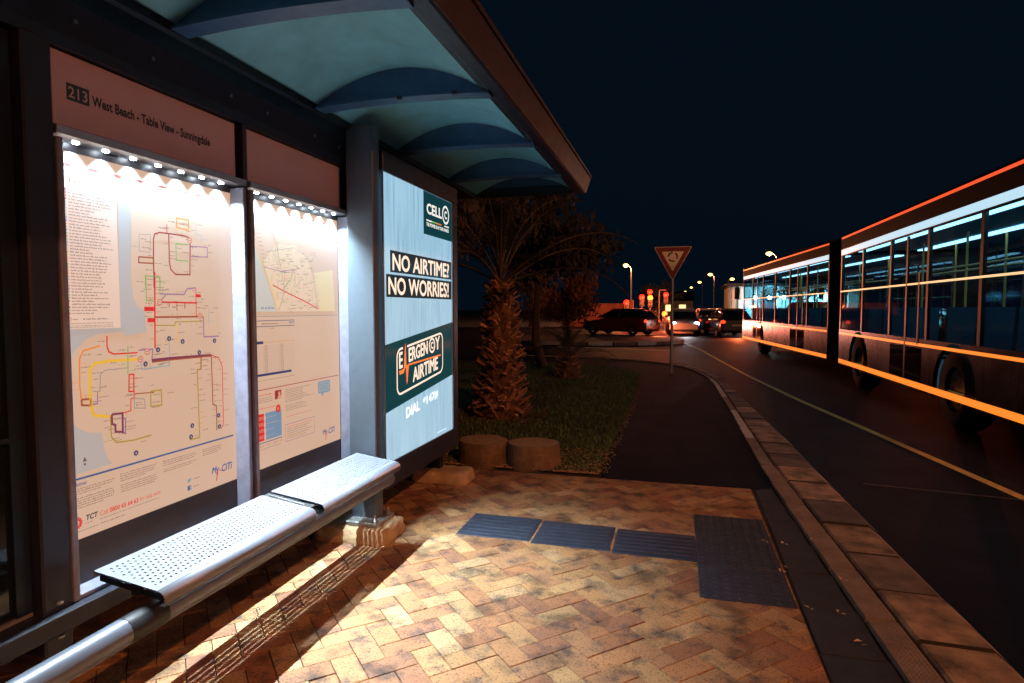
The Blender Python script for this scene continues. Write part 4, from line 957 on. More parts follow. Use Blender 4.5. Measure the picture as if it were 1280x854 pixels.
def palm(name, label, loc, prof, nboot, bs, nfr, L, sd, top):
    T_ = thing(name, label, 'palm', loc); q = random.Random(sd); b = MB(); b.lathe((0, 0, -0.05), prof, TRK, 22)
    cols_ = [(0.1, 0.05, 0.03)] * len(b.f)
    H = prof[-1][1]
    def rad(z):
        for (r0, z0), (r1, z1) in zip(prof, prof[1:]):
            if z0 <= z <= z1: return r0 + (r1 - r0) * (z - z0) / max(1e-6, z1 - z0)
        return prof[-1][0]
    for i in range(nboot):
        z = H * (i + 0.5) / nboot * 0.97; a = i * 2.39996 + q.uniform(-0.25, 0.25); r_ = rad(z); c, s_ = math.cos(a), math.sin(a)
        o_ = bs * q.uniform(0.35, 1.6); u_ = bs * q.uniform(0.6, 1.5) * (1 if q.random() < 0.8 else -0.5); w_ = bs * q.uniform(0.42, 0.7); th = bs * 0.18
        B = lambda rr, t, zz: (rr * c - t * s_, rr * s_ + t * c, z + zz)
        tipw = w_ * q.uniform(0.25, 0.7); jt = q.uniform(-0.3, 0.3) * w_
        V = [B(r_ - 0.02, -w_, -th), B(r_ - 0.02, w_, -th), B(r_ - 0.02, w_, th), B(r_ - 0.02, -w_, th), B(r_ + o_, -tipw + jt, u_ - th * 0.4), B(r_ + o_, tipw + jt, u_ - th * 0.4 + q.uniform(-0.3, 0.3) * bs), B(r_ + o_ * 0.93, tipw + jt, u_ + th * 0.4), B(r_ + o_ * 0.93, -tipw + jt, u_ + th * 0.4)]
        b.raw(V, [(0, 1, 5, 4), (1, 2, 6, 5), (2, 3, 7, 6), (3, 0, 4, 7), (4, 5, 6, 7)], BOOT); f_ = q.uniform(0.25, 1.5); cols_ += [(0.25 * f_, 0.125 * f_, 0.075 * f_)] * 5
        for k in range(2):   # loose fibre
            t0 = q.uniform(-w_, w_); V = [B(r_ + o_ * 0.5, t0 - 0.004, u_ * 0.5), B(r_ + o_ * 0.5, t0 + 0.004, u_ * 0.5), B(r_ + o_ * q.uniform(0.6, 1.3), t0 + q.uniform(-0.05, 0.05), u_ * 0.5 + q.uniform(-1.2, 0.9) * bs)]
            b.face(V, BOOT); cols_.append((0.2 * f_, 0.12 * f_, 0.07 * f_))
    b.build('trunk', T_, cols_)
    for i in range(nfr):
        fb = MB(); fc = []; az = i * 2.39996 + q.uniform(-0.2, 0.2); el = R(18 + 62 * (i + 0.5) / nfr + q.uniform(-6, 6)); rr = prof[-1][0] * 0.7 * (1 - i / nfr)
        frond(fb, fc, (rr * math.cos(az), rr * math.sin(az), top + 0.1 * i / nfr), az, el, L * q.uniform(0.8, 1.1), 30, 0.006 * L / 1.8 + 0.002, 0.30 * L / 1.8, q)
        fb.build('frond', T_, fc)
palm('palm_tree', 'stout palm with a shaggy trunk of cut leaf bases on the verge', (-2.22, 7.6, 0), [(0.34, 0.0), (0.31, 0.10), (0.25, 0.35), (0.205, 0.85), (0.165, 1.30), (0.125, 1.62), (0.09, 1.80)], 360, 0.085, 19, 1.9, 3, 1.72)
palm('palm_tree', 'small young palm with a short trunk beyond the stout palm', (-2.13, 12.2, 0), [(0.24, 0.0), (0.22, 0.12), (0.16, 0.34), (0.08, 0.46)], 60, 0.07, 16, 0.95, 8, 0.42)

BARK = mat('tree_bark', (0.09, 0.055, 0.035), 0.9, var=0.5, vscale=12, bump=0.6, bscale=40); FOL = mat('foliage', (0.06, 0.07, 0.025), 0.7, attr=True)
def tree(label, loc, h, cr, sd, tone, nleaf=2600, ls=(0.05, 0.16), trunk_r=0.11, bottom=0.28, group=None, name='tree', droop=0.3):
    T_ = thing(name, label, 'tree', loc, 0, group); q = random.Random(sd); b = MB()
    limbs = []
    base = Vector((0, 0, -0.1)); topt = Vector((q.uniform(-0.15, 0.15) * h * 0.2, q.uniform(-0.1, 0.1) * h * 0.2, h * 0.72))
    tr = [base.lerp(topt, t) + Vector((0.04 * h * math.sin(3 * t + sd), 0.03 * h * math.sin(4 * t), 0)) * (t > 0) for t in (0, 0.2, 0.4, 0.6, 0.8, 1)]
    b.tube(tr, [trunk_r * (1.25 - 1.0 * t) for t in (0, 0.2, 0.4, 0.6, 0.8, 1)], BARK, 9)
    cl = []
    for i in range(11):
        t = bottom + 0.25 + (0.70 - bottom) * q.random(); s_ = base.lerp(topt, min(0.98, t)); az = i * 2.4 + q.uniform(-0.4, 0.4); L = cr * q.uniform(0.55, 1.05); el = q.uniform(0.05, 0.9)
        e = s_ + Vector((math.cos(az) * math.cos(el), math.sin(az) * math.cos(el), math.sin(el))) * L; m_ = s_.lerp(e, 0.5) + Vector((0, 0, 0.08 * L))
        b.tube([s_, m_, e], [trunk_r * 0.45, trunk_r * 0.28, trunk_r * 0.08], BARK, 6); cl += [(e, cr * q.uniform(0.28, 0.5), q.uniform(0.5, 1.5)), (m_, cr * q.uniform(0.22, 0.36), q.uniform(0.4, 1.2))]
    b.build('trunk', T_)
    b = MB(); cc = []
    for i in range(nleaf):
        c, r_, f_ = q.choice(cl); d = Vector((q.gauss(0, 1), q.gauss(0, 1), q.gauss(0, 0.8))); d = d.normalized() * r_ * q.random() ** 0.45
        p = c + d; l_ = q.uniform(*ls); o = Vector((q.uniform(-1, 1), q.uniform(-1, 1), q.uniform(-1, 1) - droop)).normalized() * l_; w_ = o.orthogonal().normalized() * l_ * q.uniform(0.10, 0.24)
        b.face([p, p + o * 0.5 + w_, p + o, p + o * 0.5 - w_], FOL); g_ = f_ * q.uniform(0.7, 1.3); cc.append(tuple(k * g_ for k in tone))
    b.build('crown', T_, cc); return T_
tree('wispy dark tree with drooping foliage rising behind the young palm', (-3.1, 14.3, 0), 5.0, 1.75, 4, (0.024, 0.019, 0.010), 4200, (0.10, 0.30), 0.10, 0.30, droop=1.1)
tree('brownish tree hanging over the far end of the shelter roof', (-5.0, 11.6, 0), 5.2, 1.8, 12, (0.034, 0.027, 0.012), 3600, (0.09, 0.24), 0.13, 0.30, droop=0.9)
tree('low reddish shrub with upright wisps near the lit orange wall', (-4.6, 26.5, -0.05), 3.3, 1.6, 9, (0.15, 0.06, 0.025), 2600, (0.12, 0.36), 0.07, 0.1, name='shrub', droop=-0.8)
tree('green lit tree standing behind the dark off road vehicle', (8.6, 47, -0.05), 5.2, 2.2, 15, (0.07, 0.09, 0.03), 2600, (0.12, 0.34), 0.14, 0.3)
for i, (x, y, h, cr, lb) in enumerate(((15.5, 52, 6, 3.0, 'dark broad tree at the right, nearest beyond the car park'), (24, 60, 7.5, 3.6, 'tall dark tree far right behind the car park'), (-11.5, 48, 6.5, 3.0, 'dark tree at the left behind the orange wall'), (-2.6, 78, 5.0, 2.4, 'small dark tree far down the road beyond the roundabout'), (34, 58, 7.0, 3.6, 'dark tree at the far right edge of the car park'))):
    tree(lb, (x, y, -0.05), h, cr, 30 + i, (0.05, 0.05, 0.02), 1700, (0.2, 0.5), 0.16, 0.2)

# ------------------------------------------------------------------ street lamps
POLE = mat('lamp_pole', (0.20, 0.19, 0.18), 0.5, 0.4, var=0.2, vscale=9); HEADM = mat('lamp_head', (0.12, 0.12, 0.12), 0.5)
LENS = mat('sodium_lens', (1, 0.7, 0.3), 0.3, emit=(1.0, 0.50, 0.11), es=7)
def street_lamp(label, x, y, h, arm, dirz, watts=0, group='street lamps along the roads', lr=0.16, z0=-0.05, double=False):
    T_ = thing('street_lamp', label, 'street lamp', (x, y, z0), dirz, group)
    b = MB(); b.tube([(0, 0, -0.05), (0, 0, 0.9), (0, 0, 0.95), (0, 0, h * 0.6), (0, 0, h - 0.3)] + [(arm * t, 0, h - 0.3 + 0.4 * math.sin(t * 1.57)) for t in (0.3, 0.65, 1.0)], [0.09, 0.09, 0.065, 0.055, 0.05, 0.042, 0.036, 0.03], POLE, 10); b.build('pole', T_)
    b = MB(); L = 0.34
    b.raw([(arm - 0.1, -0.06, h + 0.05), (arm + L, -0.10, h + 0.06), (arm + L, 0.10, h + 0.06), (arm - 0.1, 0.06, h + 0.05), (arm - 0.06, -0.05, h + 0.15), (arm + L - 0.08, -0.06, h + 0.19), (arm + L - 0.08, 0.06, h + 0.19), (arm - 0.06, 0.05, h + 0.15)],
          [(0, 3, 2, 1), (4, 5, 6, 7), (0, 1, 5, 4), (1, 2, 6, 5), (2, 3, 7, 6), (3, 0, 4, 7)], HEADM); hd = b.build('lamp_head', T_)
    b = MB(); b.ball((arm + 0.15, 0, h + 0.03), (lr, lr * 0.7, lr * 0.6), LENS, 10, 6); b.build('lens', hd)
    if watts:
        ld = bpy.data.lights.new('lamp_light', 'POINT'); ld.energy = watts; ld.color = SODIUM; ld.shadow_soft_size = 0.12
        lo = bpy.data.objects.new('lamp_light', ld); col.objects.link(lo); lo.parent = hd; lo.location = (arm + 0.15, 0, h - 0.14)
    return T_
# the two lamps that light the stop stand outside the picture, the rest are seen down the road
street_lamp('sodium street lamp across the road from the shelter, behind the viewer', 8.0, -4.2, 8.4, 1.3, R(180), KEY_W)
street_lamp('tall sodium street lamp far across the wide road on the right', 31.0, -9.0, 7.6, 1.2, R(180), FAR_W)
street_lamp('yellow street lamp on a pole between the orange wall and the give way sign', -4.5, 62, 5.75, 0.4, R(180), 6000, lr=0.28)
street_lamp('yellow street lamp standing highest, above the far end of the bus', 8.9, 62, 6.6, 0.5, R(180), 5000, lr=0.30)
street_lamp('yellow street lamp down the road, first of the row right of the sign', 4.9, 90, 6.2, 0.4, R(180), 4000, lr=0.32)
street_lamp('yellow street lamp down the road, second of the row right of the sign', 4.4, 118, 6.3, 0.4, R(180), 0, lr=0.32)
street_lamp('yellow street lamp down the road, third of the row right of the sign', 3.6, 150, 6.4, 0.4, R(180), 0, lr=0.30)
street_lamp('yellow street lamp down the road, farthest and lowest of the row', 2.7, 190, 6.5, 0.4, R(180), 0, lr=0.34)
street_lamp('yellow street lamp leaning over the road just left of the bus front', 7.2, 96, 5.8, 0.4, 0, 0, lr=0.32)

# ------------------------------------------------------------------ traffic signals
REDL = mat('red_signal', (1, 0.05, 0.02), 0.3, emit=(1.0, 0.025, 0.012), es=1.7); AMBL = mat('amber_signal', (1, 0.4, 0.05), 0.3, emit=(1.0, 0.30, 0.04), es=1.8); OFFL = mat('dark_lens', (0.02, 0.03, 0.02), 0.3)
def signal(label, x, y, h, lr=0.12, arm=0.0, lit=REDL):
    T_ = thing('traffic_signal', label, 'traffic light', (x, y, -0.05), 0, 'traffic signals at the roundabout')
    b = MB(); pts = [(0, 0, -0.02), (0, 0, h)] + ([(0, 0, h + 0.3), (arm, 0, h + 0.3)] if arm else []); b.tube(pts, 0.05, POLE, 8); b.build('pole', T_)
    b = MB(); ox = arm; b.box(ox - 0.17, ox + 0.17, -0.16, -0.03, h - 0.75, h + 0.12, RUBBER, 0.02); hd = b.build('signal_head', T_)
    for k, m_ in enumerate((lit, OFFL, OFFL)):
        b = MB(); b.ball((ox, -0.165, h - 0.05 - 0.27 * k), (lr * (1.25 if k == 0 else 0.75), 0.05, lr * (1.25 if k == 0 else 0.75)), m_, 12, 6); b.build('lens', hd)
    ld = bpy.data.lights.new('signal_light', 'POINT'); ld.energy = 260; ld.color = (1, 0.14, 0.05); ld.shadow_soft_size = 0.05; lo = bpy.data.objects.new('signal_light', ld); col.objects.link(lo); lo.parent = hd; lo.location = (ox, -1.3, h - 0.35)
signal('red traffic light standing alone beside the orange wall', -3.6, 45, 1.95, 0.16)
signal('red traffic light above the maroon hatchback, left of the amber one', -2.55, 46, 2.35, 0.16)
signal('amber traffic light above the roof of the maroon hatchback', -1.95, 46, 2.30, 0.16, 0, AMBL)
signal('red traffic light hung on a short arm just left of the sign pole', -1.35, 47, 2.55, 0.15, 0.5)
signal('red traffic light directly above the amber one, the highest of the signals', -2.25, 52, 2.9, 0.17)
signal('low amber light just left of the sign pole', -0.85, 43, 1.15, 0.15, 0, AMBL)
signal('low amber light just right of the sign pole', 0.12, 43, 1.15, 0.15, 0, AMBL)

# ------------------------------------------------------------------ wall, hedge, islands, shops
WALLM = mat('plaster_wall', (0.42, 0.26, 0.17), 0.85, var=0.35, vscale=2.2, bump=0.3, bscale=25)
T_ = thing('boundary_wall', 'low plastered wall lit orange beside the traffic lights', 'wall', (-5.8, 50, -0.05))
b = MB(); b.box(-9, -3.85, 50, 50.22, -0.1, 1.75, WALLM); wpart(b, 'wall', T_)
b = MB()
b.box(-9.03, -3.82, 49.97, 50.25, 1.7505, 1.84, WALLM, 0.02); wpart(b, 'coping', T_)
b = MB(); b.box(-3.845, -3.45, 49.9, 50.3, -0.1, 2.1, WALLM, 0.02); wpart(b, 'pier', T_)
T_ = thing('hedge', 'dark clipped hedge below the traffic lights, behind the maroon hatchback', 'hedge', (-2.3, 43, -0.05)); q = random.Random(5); b = MB(); cc = []
for i in range(2600):
    p = Vector((q.uniform(-1.05, 0.9), q.uniform(-0.5, 0.5), q.uniform(0.0, 1.35))); o = Vector((q.uniform(-1, 1), q.uniform(-1, 1), q.uniform(-1, 1))).normalized() * q.uniform(0.08, 0.2); w_ = o.orthogonal().normalized() * 0.05
    b.face([p, p + o * 0.5 + w_, p + o, p + o * 0.5 - w_], FOL); f_ = q.uniform(0.5, 1.3); cc.append((0.03 * f_, 0.035 * f_, 0.015 * f_))
b.build('leaves', T_, cc)
b = MB()
for k in range(6): b.tube([(-0.9 + k * 0.35, 0, -0.1), (-0.85 + k * 0.35, 0.05, 0.9)], [0.03, 0.012], BARK, 6)
b.build('stems', T_)
# traffic islands with painted kerbs
ISL = mat('island_paving', (0.12, 0.10, 0.085), 0.85, var=0.4, vscale=3)
def island(cx, cy, rx, ry, nst, paint=True):
    b = MB(); n = nst
    for k in range(n):
        a0, a1 = 2 * math.pi * (k + 0.03) / n, 2 * math.pi * (k + 0.97) / n; m_ = WHITEP if (paint and k % 2 == 0) else KERBP
        P_ = lambda a, s_, z: (cx + rx * s_(rx) * math.cos(a), cy + ry * s_(ry) * math.sin(a), z)
        o = lambda r_: 1.0; i_ = lambda r_: 1 - 0.22 / r_; e = lambda r_: 1 - 0.03 / r_
        b.raw([P_(a0, o, -0.06), P_(a1, o, -0.06), P_(a1, e, 0.08), P_(a0, e, 0.08), P_(a1, i_, 0.085), P_(a0, i_, 0.085)], [(0, 1, 2, 3), (3, 2, 4, 5)], m_)
    b.face([(cx + (rx - 0.22) * math.cos(2 * math.pi * k / 40), cy + (ry - 0.22) * math.sin(2 * math.pi * k / 40), 0.083) for k in range(40)], ISL)
    return b
tag(island(-3.9, 27.0, 4.2, 3.2, 26).build('traffic_island'), kind='structure')
tag(island(6.6, 21.5, 0.9, 3.2, 16).build('median_island'), kind='structure')
tag(island(-2.0, 58, 7.0, 6.0, 40).build('roundabout_island'), kind='structure')
b = MB(); b.raw([(11.5, -30, -0.06), (60, -30, -0.06), (60, 29, -0.06), (12.6, 25, -0.06), (11.5, -30, 0.06), (60, -30, 0.06), (60, 29, 0.06), (12.6, 25, 0.06)], [(4, 5, 6, 7), (0, 4, 7, 3), (3, 7, 6, 2)], EARTH); tag(b.build('far_verge'), kind='structure')

SHOPW = mat('shop_wall', (0.50, 0.45, 0.36), 0.8, var=0.25, vscale=1.5); LITW = mat('lit_window', (0.4, 0.6, 0.6), 0.3, emit=(0.55, 0.85, 0.85), es=1.0); WLAMP = mat('white_lamp', (1, 1, 1), 0.3, emit=(0.82, 0.95, 1.0), es=55); DOORM = mat('shop_dark', (0.02, 0.025, 0.03), 0.4)
S_ = thing('shop_building', 'low pale shop building with bright white lamps under its canopy', 'building', (11, 66, -0.05))
b = MB(); b.box(5.0, 17.0, 66, 72, -0.1, 3.6, SHOPW); wpart(b, 'wall', S_)
b = MB(); b.box(4.6, 17.4, 64.2, 72.4, 3.605, 3.9, DOORM, 0.03); wpart(b, 'roof', S_)
for k in range(6):
    b = MB(); b.box(5.2 + k * 2.1, 5.55 + k * 2.1, 64.5, 64.85, -0.1, 3.6, SHOPW, 0.02); wpart(b, 'pillar', S_)
for k in range(5):
    b = MB(); b.box(6.0 + k * 2.1, 7.2 + k * 2.1, 65.95, 65.995, 0.5 if k % 2 else 0.0, 2.3, DOORM if k in (1, 4) else LITW); wpart(b, 'window', S_)
for k, x in enumerate((7.4, 8.7, 10.0, 13.2, 14.2)):
    b = MB(); b.ball((x, 64.4, 2.5 if k < 3 else 2.7), 0.20, WLAMP, 10, 6); b.box(x - 0.03, x + 0.03, 64.37, 64.43, 2.7, 3.605, DOORM); wpart(b, 'wall_lamp', S_)
    if k in (1, 3):
        ld = bpy.data.lights.new('shop_light', 'POINT'); ld.energy = 1500; ld.color = (0.8, 0.95, 1); ld.shadow_soft_size = 0.15; lo = bpy.data.objects.new('shop_light', ld); col.objects.link(lo); lo.parent = S_; lo.location = (x - 11, 64.0 - 66, 2.5)
S_ = thing('house', 'small warm lit house beyond the cars down the road', 'building', (1.0, 130, -0.05))
b = MB(); b.box(-3.5, 3.0, 130, 136, -0.1, 3.0, SHOPW); wpart(b, 'wall', S_)
b = MB(); b.extrude([(129.6, 3.0), (136.4, 3.0), (133, 5.0)], 'x', -3.8, 3.3, DOORM); wpart(b, 'roof', S_)
WW = mat('warm_window', (0.8, 0.5, 0.2), 0.3, emit=(1, 0.6, 0.25), es=2.0)
for x in (-2.4, 0.3): 
    b = MB(); b.box(x, x + 1.3, 129.95, 129.99, 0.9, 2.2, WW); wpart(b, 'window', S_)
for (x, y, h, lb) in ((9.2, 52, 4.4, 'thin pale mast rising beside the green lit tree'), (10.8, 35, 2.6, 'thin grey post in the car park, seen through the bus')):
    T_ = thing('post', lb, 'post', (x, y, -0.05)); b = MB(); b.tube([(0, 0, -0.05), (0, 0, h)], [0.06, 0.04], POLE, 8); b.build('shaft', T_); b = MB(); b.ball((0, 0, h), 0.07, POLE, 8, 6); b.build('cap', T_)

# ------------------------------------------------------------------ cars
TYRE = mat('tyre', (0.012, 0.012, 0.012), 0.85); RIM = mat('wheel_rim', (0.35, 0.36, 0.38), 0.35, 0.7); CGL = mat('car_glass', (0.01, 0.013, 0.016), 0.06)
HLM = mat('headlamp', (1, 1, 1), 0.2, emit=(0.95, 0.97, 1.0), es=25); TLM = mat('tail_lamp', (1, 0.05, 0.03), 0.3, emit=(1.0, 0.05, 0.015), es=2.2); PLATE = mat('number_plate', (0.55, 0.5, 0.3), 0.5); DLM = mat('unlit_lamp', (0.25, 0.25, 0.27), 0.15); TLD = mat('unlit_tail', (0.12, 0.01, 0.01), 0.2)
def loft(b, sts, mt, smooth=True, k=10):
    rings = []
    for (y, hw, z0, z1, rd) in sts:
        pts = []
        for i in range(4 * 3):
            c = i // 3; t = (i % 3) / 2 * 90
            sx = (1, -1, -1, 1)[c]; sz = (1, 1, -1, -1)[c]
            a = R((0, 90, 180, 270)[c] + t)
            pts.append((sx * (hw - rd) + rd * math.cos(a), y, (z1 - rd if sz > 0 else z0 + rd) + rd * math.sin(a)))
        rings.append(pts)
    n = 12; V = [p for r_ in rings for p in r_]
    b.raw(V, [(i * n + j, i * n + (j + 1) % n, (i + 1) * n + (j + 1) % n, (i + 1) * n + j) for i in range(len(sts) - 1) for j in range(n)], mt, smooth)
    b.face(rings[0][::-1], mt); b.face(rings[-1], mt)
def car(label, x, y, rz, paint, suv=False, head=False, tail=False, name='parked_car', cat='car', group=None):
    T_ = thing(name, label, cat, (x, y, -0.05), rz, group); s_ = 1.18 if suv else 1.0; hb = 0.98 if not suv else 1.12; ht = 1.46 if not suv else 1.85; g = 0.20 if not suv else 0.32
    b = MB()   # front at +y
    loft(b, [(-2.08, 0.70, g + 0.15, hb - 0.12, 0.08), (-2.0, 0.80, g + 0.02, hb - 0.02, 0.12), (-1.4, 0.85 * (1.02 if suv else 1), g, hb, 0.14), (0.3, 0.86 * (1.03 if suv else 1), g, hb - 0.01, 0.14), (1.25, 0.84, g, hb - 0.06 - (0.10 if not suv else 0), 0.14), (1.9, 0.78, g + 0.02, hb - 0.18 - (0.08 if not suv else 0), 0.14), (2.08, 0.66, g + 0.14, hb - 0.34, 0.08)], paint)
    b.build('body', T_)
    b = MB(); bz = hb - 0.05
    if suv: loft(b, [(-1.98, 0.74, bz, hb + 0.02, 0.02), (-1.90, 0.70, bz, ht - 0.12, 0.06), (-1.0, 0.70, bz, ht - 0.03, 0.07), (0.15, 0.70, bz, ht - 0.05, 0.07), (0.85, 0.76, bz, hb + 0.05, 0.02)], CGL)
    else: loft(b, [(-1.95, 0.72, bz, hb, 0.02), (-1.55, 0.62, bz, ht - 0.14, 0.06), (-0.8, 0.60, bz, ht - 0.02, 0.07), (0.05, 0.60, bz, ht - 0.05, 0.07), (1.05, 0.74, bz, hb - 0.02, 0.02)], CGL)
    b.build('windows', T_)
    b = MB(); rz_ = ht - (0.06 if suv else 0.05)
    loft(b, [(-1.72 if suv else -1.35, 0.62, rz_ - 0.04, ht - 0.02, 0.015), (-0.9, 0.62, rz_, ht + 0.01, 0.02), (0.05, 0.60, rz_ - 0.03, ht - 0.015, 0.015)], paint)
    for sx in (-1, 1):
        for ya, yb in (((-1.9, -1.72)) , ((0.12, 0.85) if suv else (0.06, 1.02))): pass
        b.tube([(sx * 0.73, 0.98 if not suv else 0.82, hb), (sx * 0.60, 0.06, rz_)], 0.03, paint, 6); b.tube([(sx * 0.66, -0.35, hb), (sx * 0.612, -0.40, rz_)], 0.03, paint, 6)
    b.build('roof', T_)
    for sx in (-1, 1):
        for wy in (-1.28, 1.32):
            b = MB(); rw = 0.31 if not suv else 0.38; prof = [(rw * 0.62, -0.10), (rw * 0.95, -0.10), (rw, -0.07), (rw, 0.07), (rw * 0.95, 0.10), (rw * 0.62, 0.10)]
            V = []; seg = 20
            for r_, o in prof:
                for k in range(seg): a = 2 * math.pi * k / seg; V.append((sx * (0.76 + 0.0) + o, wy + r_ * math.cos(a), rw + r_ * math.sin(a)))
            b.raw(V, [(i * seg + k, i * seg + (k + 1) % seg, (i + 1) * seg + (k + 1) % seg, (i + 1) * seg + k) for i in range(5) for k in range(seg)], TYRE, True); wh = b.build('wheel', T_)
            b = MB()
            for k in range(5):
                a = 2 * math.pi * k / 5; c = (wy, rw); p1 = [(c[0] + rr * math.cos(a + da), c[1] + rr * math.sin(a + da)) for rr, da in ((0.05, -0.9), (rw * 0.64, -0.22), (rw * 0.64, 0.22), (0.05, 0.9))]
                b.extrude(p1, 'x', sx * 0.76 + sx * 0.07, sx * 0.76 + sx * 0.085, RIM)
            b.build('rim', wh)
        b = MB(); b.ball((sx * 0.60, 1.985, hb - 0.33 if not suv else hb - 0.28), (0.14, 0.09, 0.09), HLM if head else DLM, 10, 6); b.build('headlight', T_)
        b = MB(); b.ball((sx * 0.66, -2.02, hb - 0.20), (0.15, 0.08, 0.11 if not suv else 0.16), TLM if tail else TLD, 10, 6); b.build('tail_light', T_)
        b = MB(); b.ball((sx * 0.93, 0.62, hb + 0.06), (0.09, 0.06, 0.07), paint, 8, 6); b.build('mirror', T_)
    b = MB(); b.box(-0.26, 0.26, -2.105, -2.085, hb - 0.42, hb - 0.31, PLATE, 0.005); b.build('number_plate', T_)
    if head or tail:
        ld = bpy.data.lights.new('lamp_light', 'SPOT'); ld.energy = 160 if head else 420; ld.color = (0.95, 0.97, 1) if head else (1, 0.16, 0.05); ld.spot_size = R(36 if head else 150); ld.shadow_soft_size = 0.1
        lo = bpy.data.objects.new('lamp_light', ld); col.objects.link(lo); lo.parent = T_; lo.location = (0, 2.3 if head else -2.3, 0.6); lo.rotation_euler = (R(80 if head else -78), 0, 0)
    return T_
PW = mat('car_white', (0.55, 0.56, 0.58), 0.3); PB = mat('car_dark', (0.012, 0.022, 0.035), 0.25); PR = mat('car_maroon', (0.14, 0.02, 0.02), 0.3); PS = mat('car_silver', (0.30, 0.32, 0.34), 0.3, 0.5)
car('maroon hatchback with glowing tail lights on the left arm of the roundabout', -3.1, 34.6, R(62), PR, tail=True, name='car')
car('silver car with red tail lights just right of the sign pole', 1.75, 38.5, R(4), PS, tail=True, name='car')
car('white car with bright headlights coming down the far road', 0.30, 36.0, R(183), PW, head=True, name='car')
car('dark car with red tail lights ahead of the bus', 2.55, 34.5, R(10), PB, tail=True, name='car')
car('dark off road vehicle parked by the green lit tree', 6.9, 38, R(140), PB, suv=True, head=True, cat='car')
car('silver car with tail lights lit in the car park behind the bus', 11.4, 36, R(-4), PS, tail=True)
car('maroon car with tail lights lit, farthest right in the car park', 14.0, 37.0, R(-8), PR, tail=True)

# ------------------------------------------------------------------ articulated bus
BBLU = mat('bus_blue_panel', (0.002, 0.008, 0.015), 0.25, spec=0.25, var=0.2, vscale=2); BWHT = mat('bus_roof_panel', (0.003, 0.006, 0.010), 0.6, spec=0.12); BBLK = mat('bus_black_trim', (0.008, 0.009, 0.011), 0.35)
BGL = glass('bus_glass', (0.62, 0.86, 0.95)); BINT = mat('bus_interior_panel', (0.08, 0.28, 0.40), 0.6); BSEAT = mat('bus_seat_fabric', (0.02, 0.10, 0.18), 0.8); RAILY = mat('handrail_yellow', (0.8, 0.52, 0.16), 0.35)
ERED = mat('red_trail_strip', (1, 0.1, 0.05), 0.3, emit=(1.0, 0.105, 0.03), es=1.0); EAMB = mat('amber_trail_strip', (1, 0.4, 0.1), 0.3, emit=(1.0, 0.24, 0.025), es=1.15); EWHT = mat('white_trail_strip', (0.8, 0.95, 1), 0.3, emit=(0.50, 0.76, 0.90), es=1.0); ECEI = mat('ceiling_tube', (0.8, 0.95, 1), 0.3, emit=(0.66, 0.86, 0.96), es=3.0); EWARM = mat('warm_trail_strip', (1, 0.8, 0.5), 0.3, emit=(1.0, 0.62, 0.30), es=1.1)  # red, amber, white and warm side strips are added in place of light trails
BUS = thing('bus', 'long articulated city bus with lit windows and red and amber strips added as light trails', 'bus', (4.4, 14.5, -0.05))
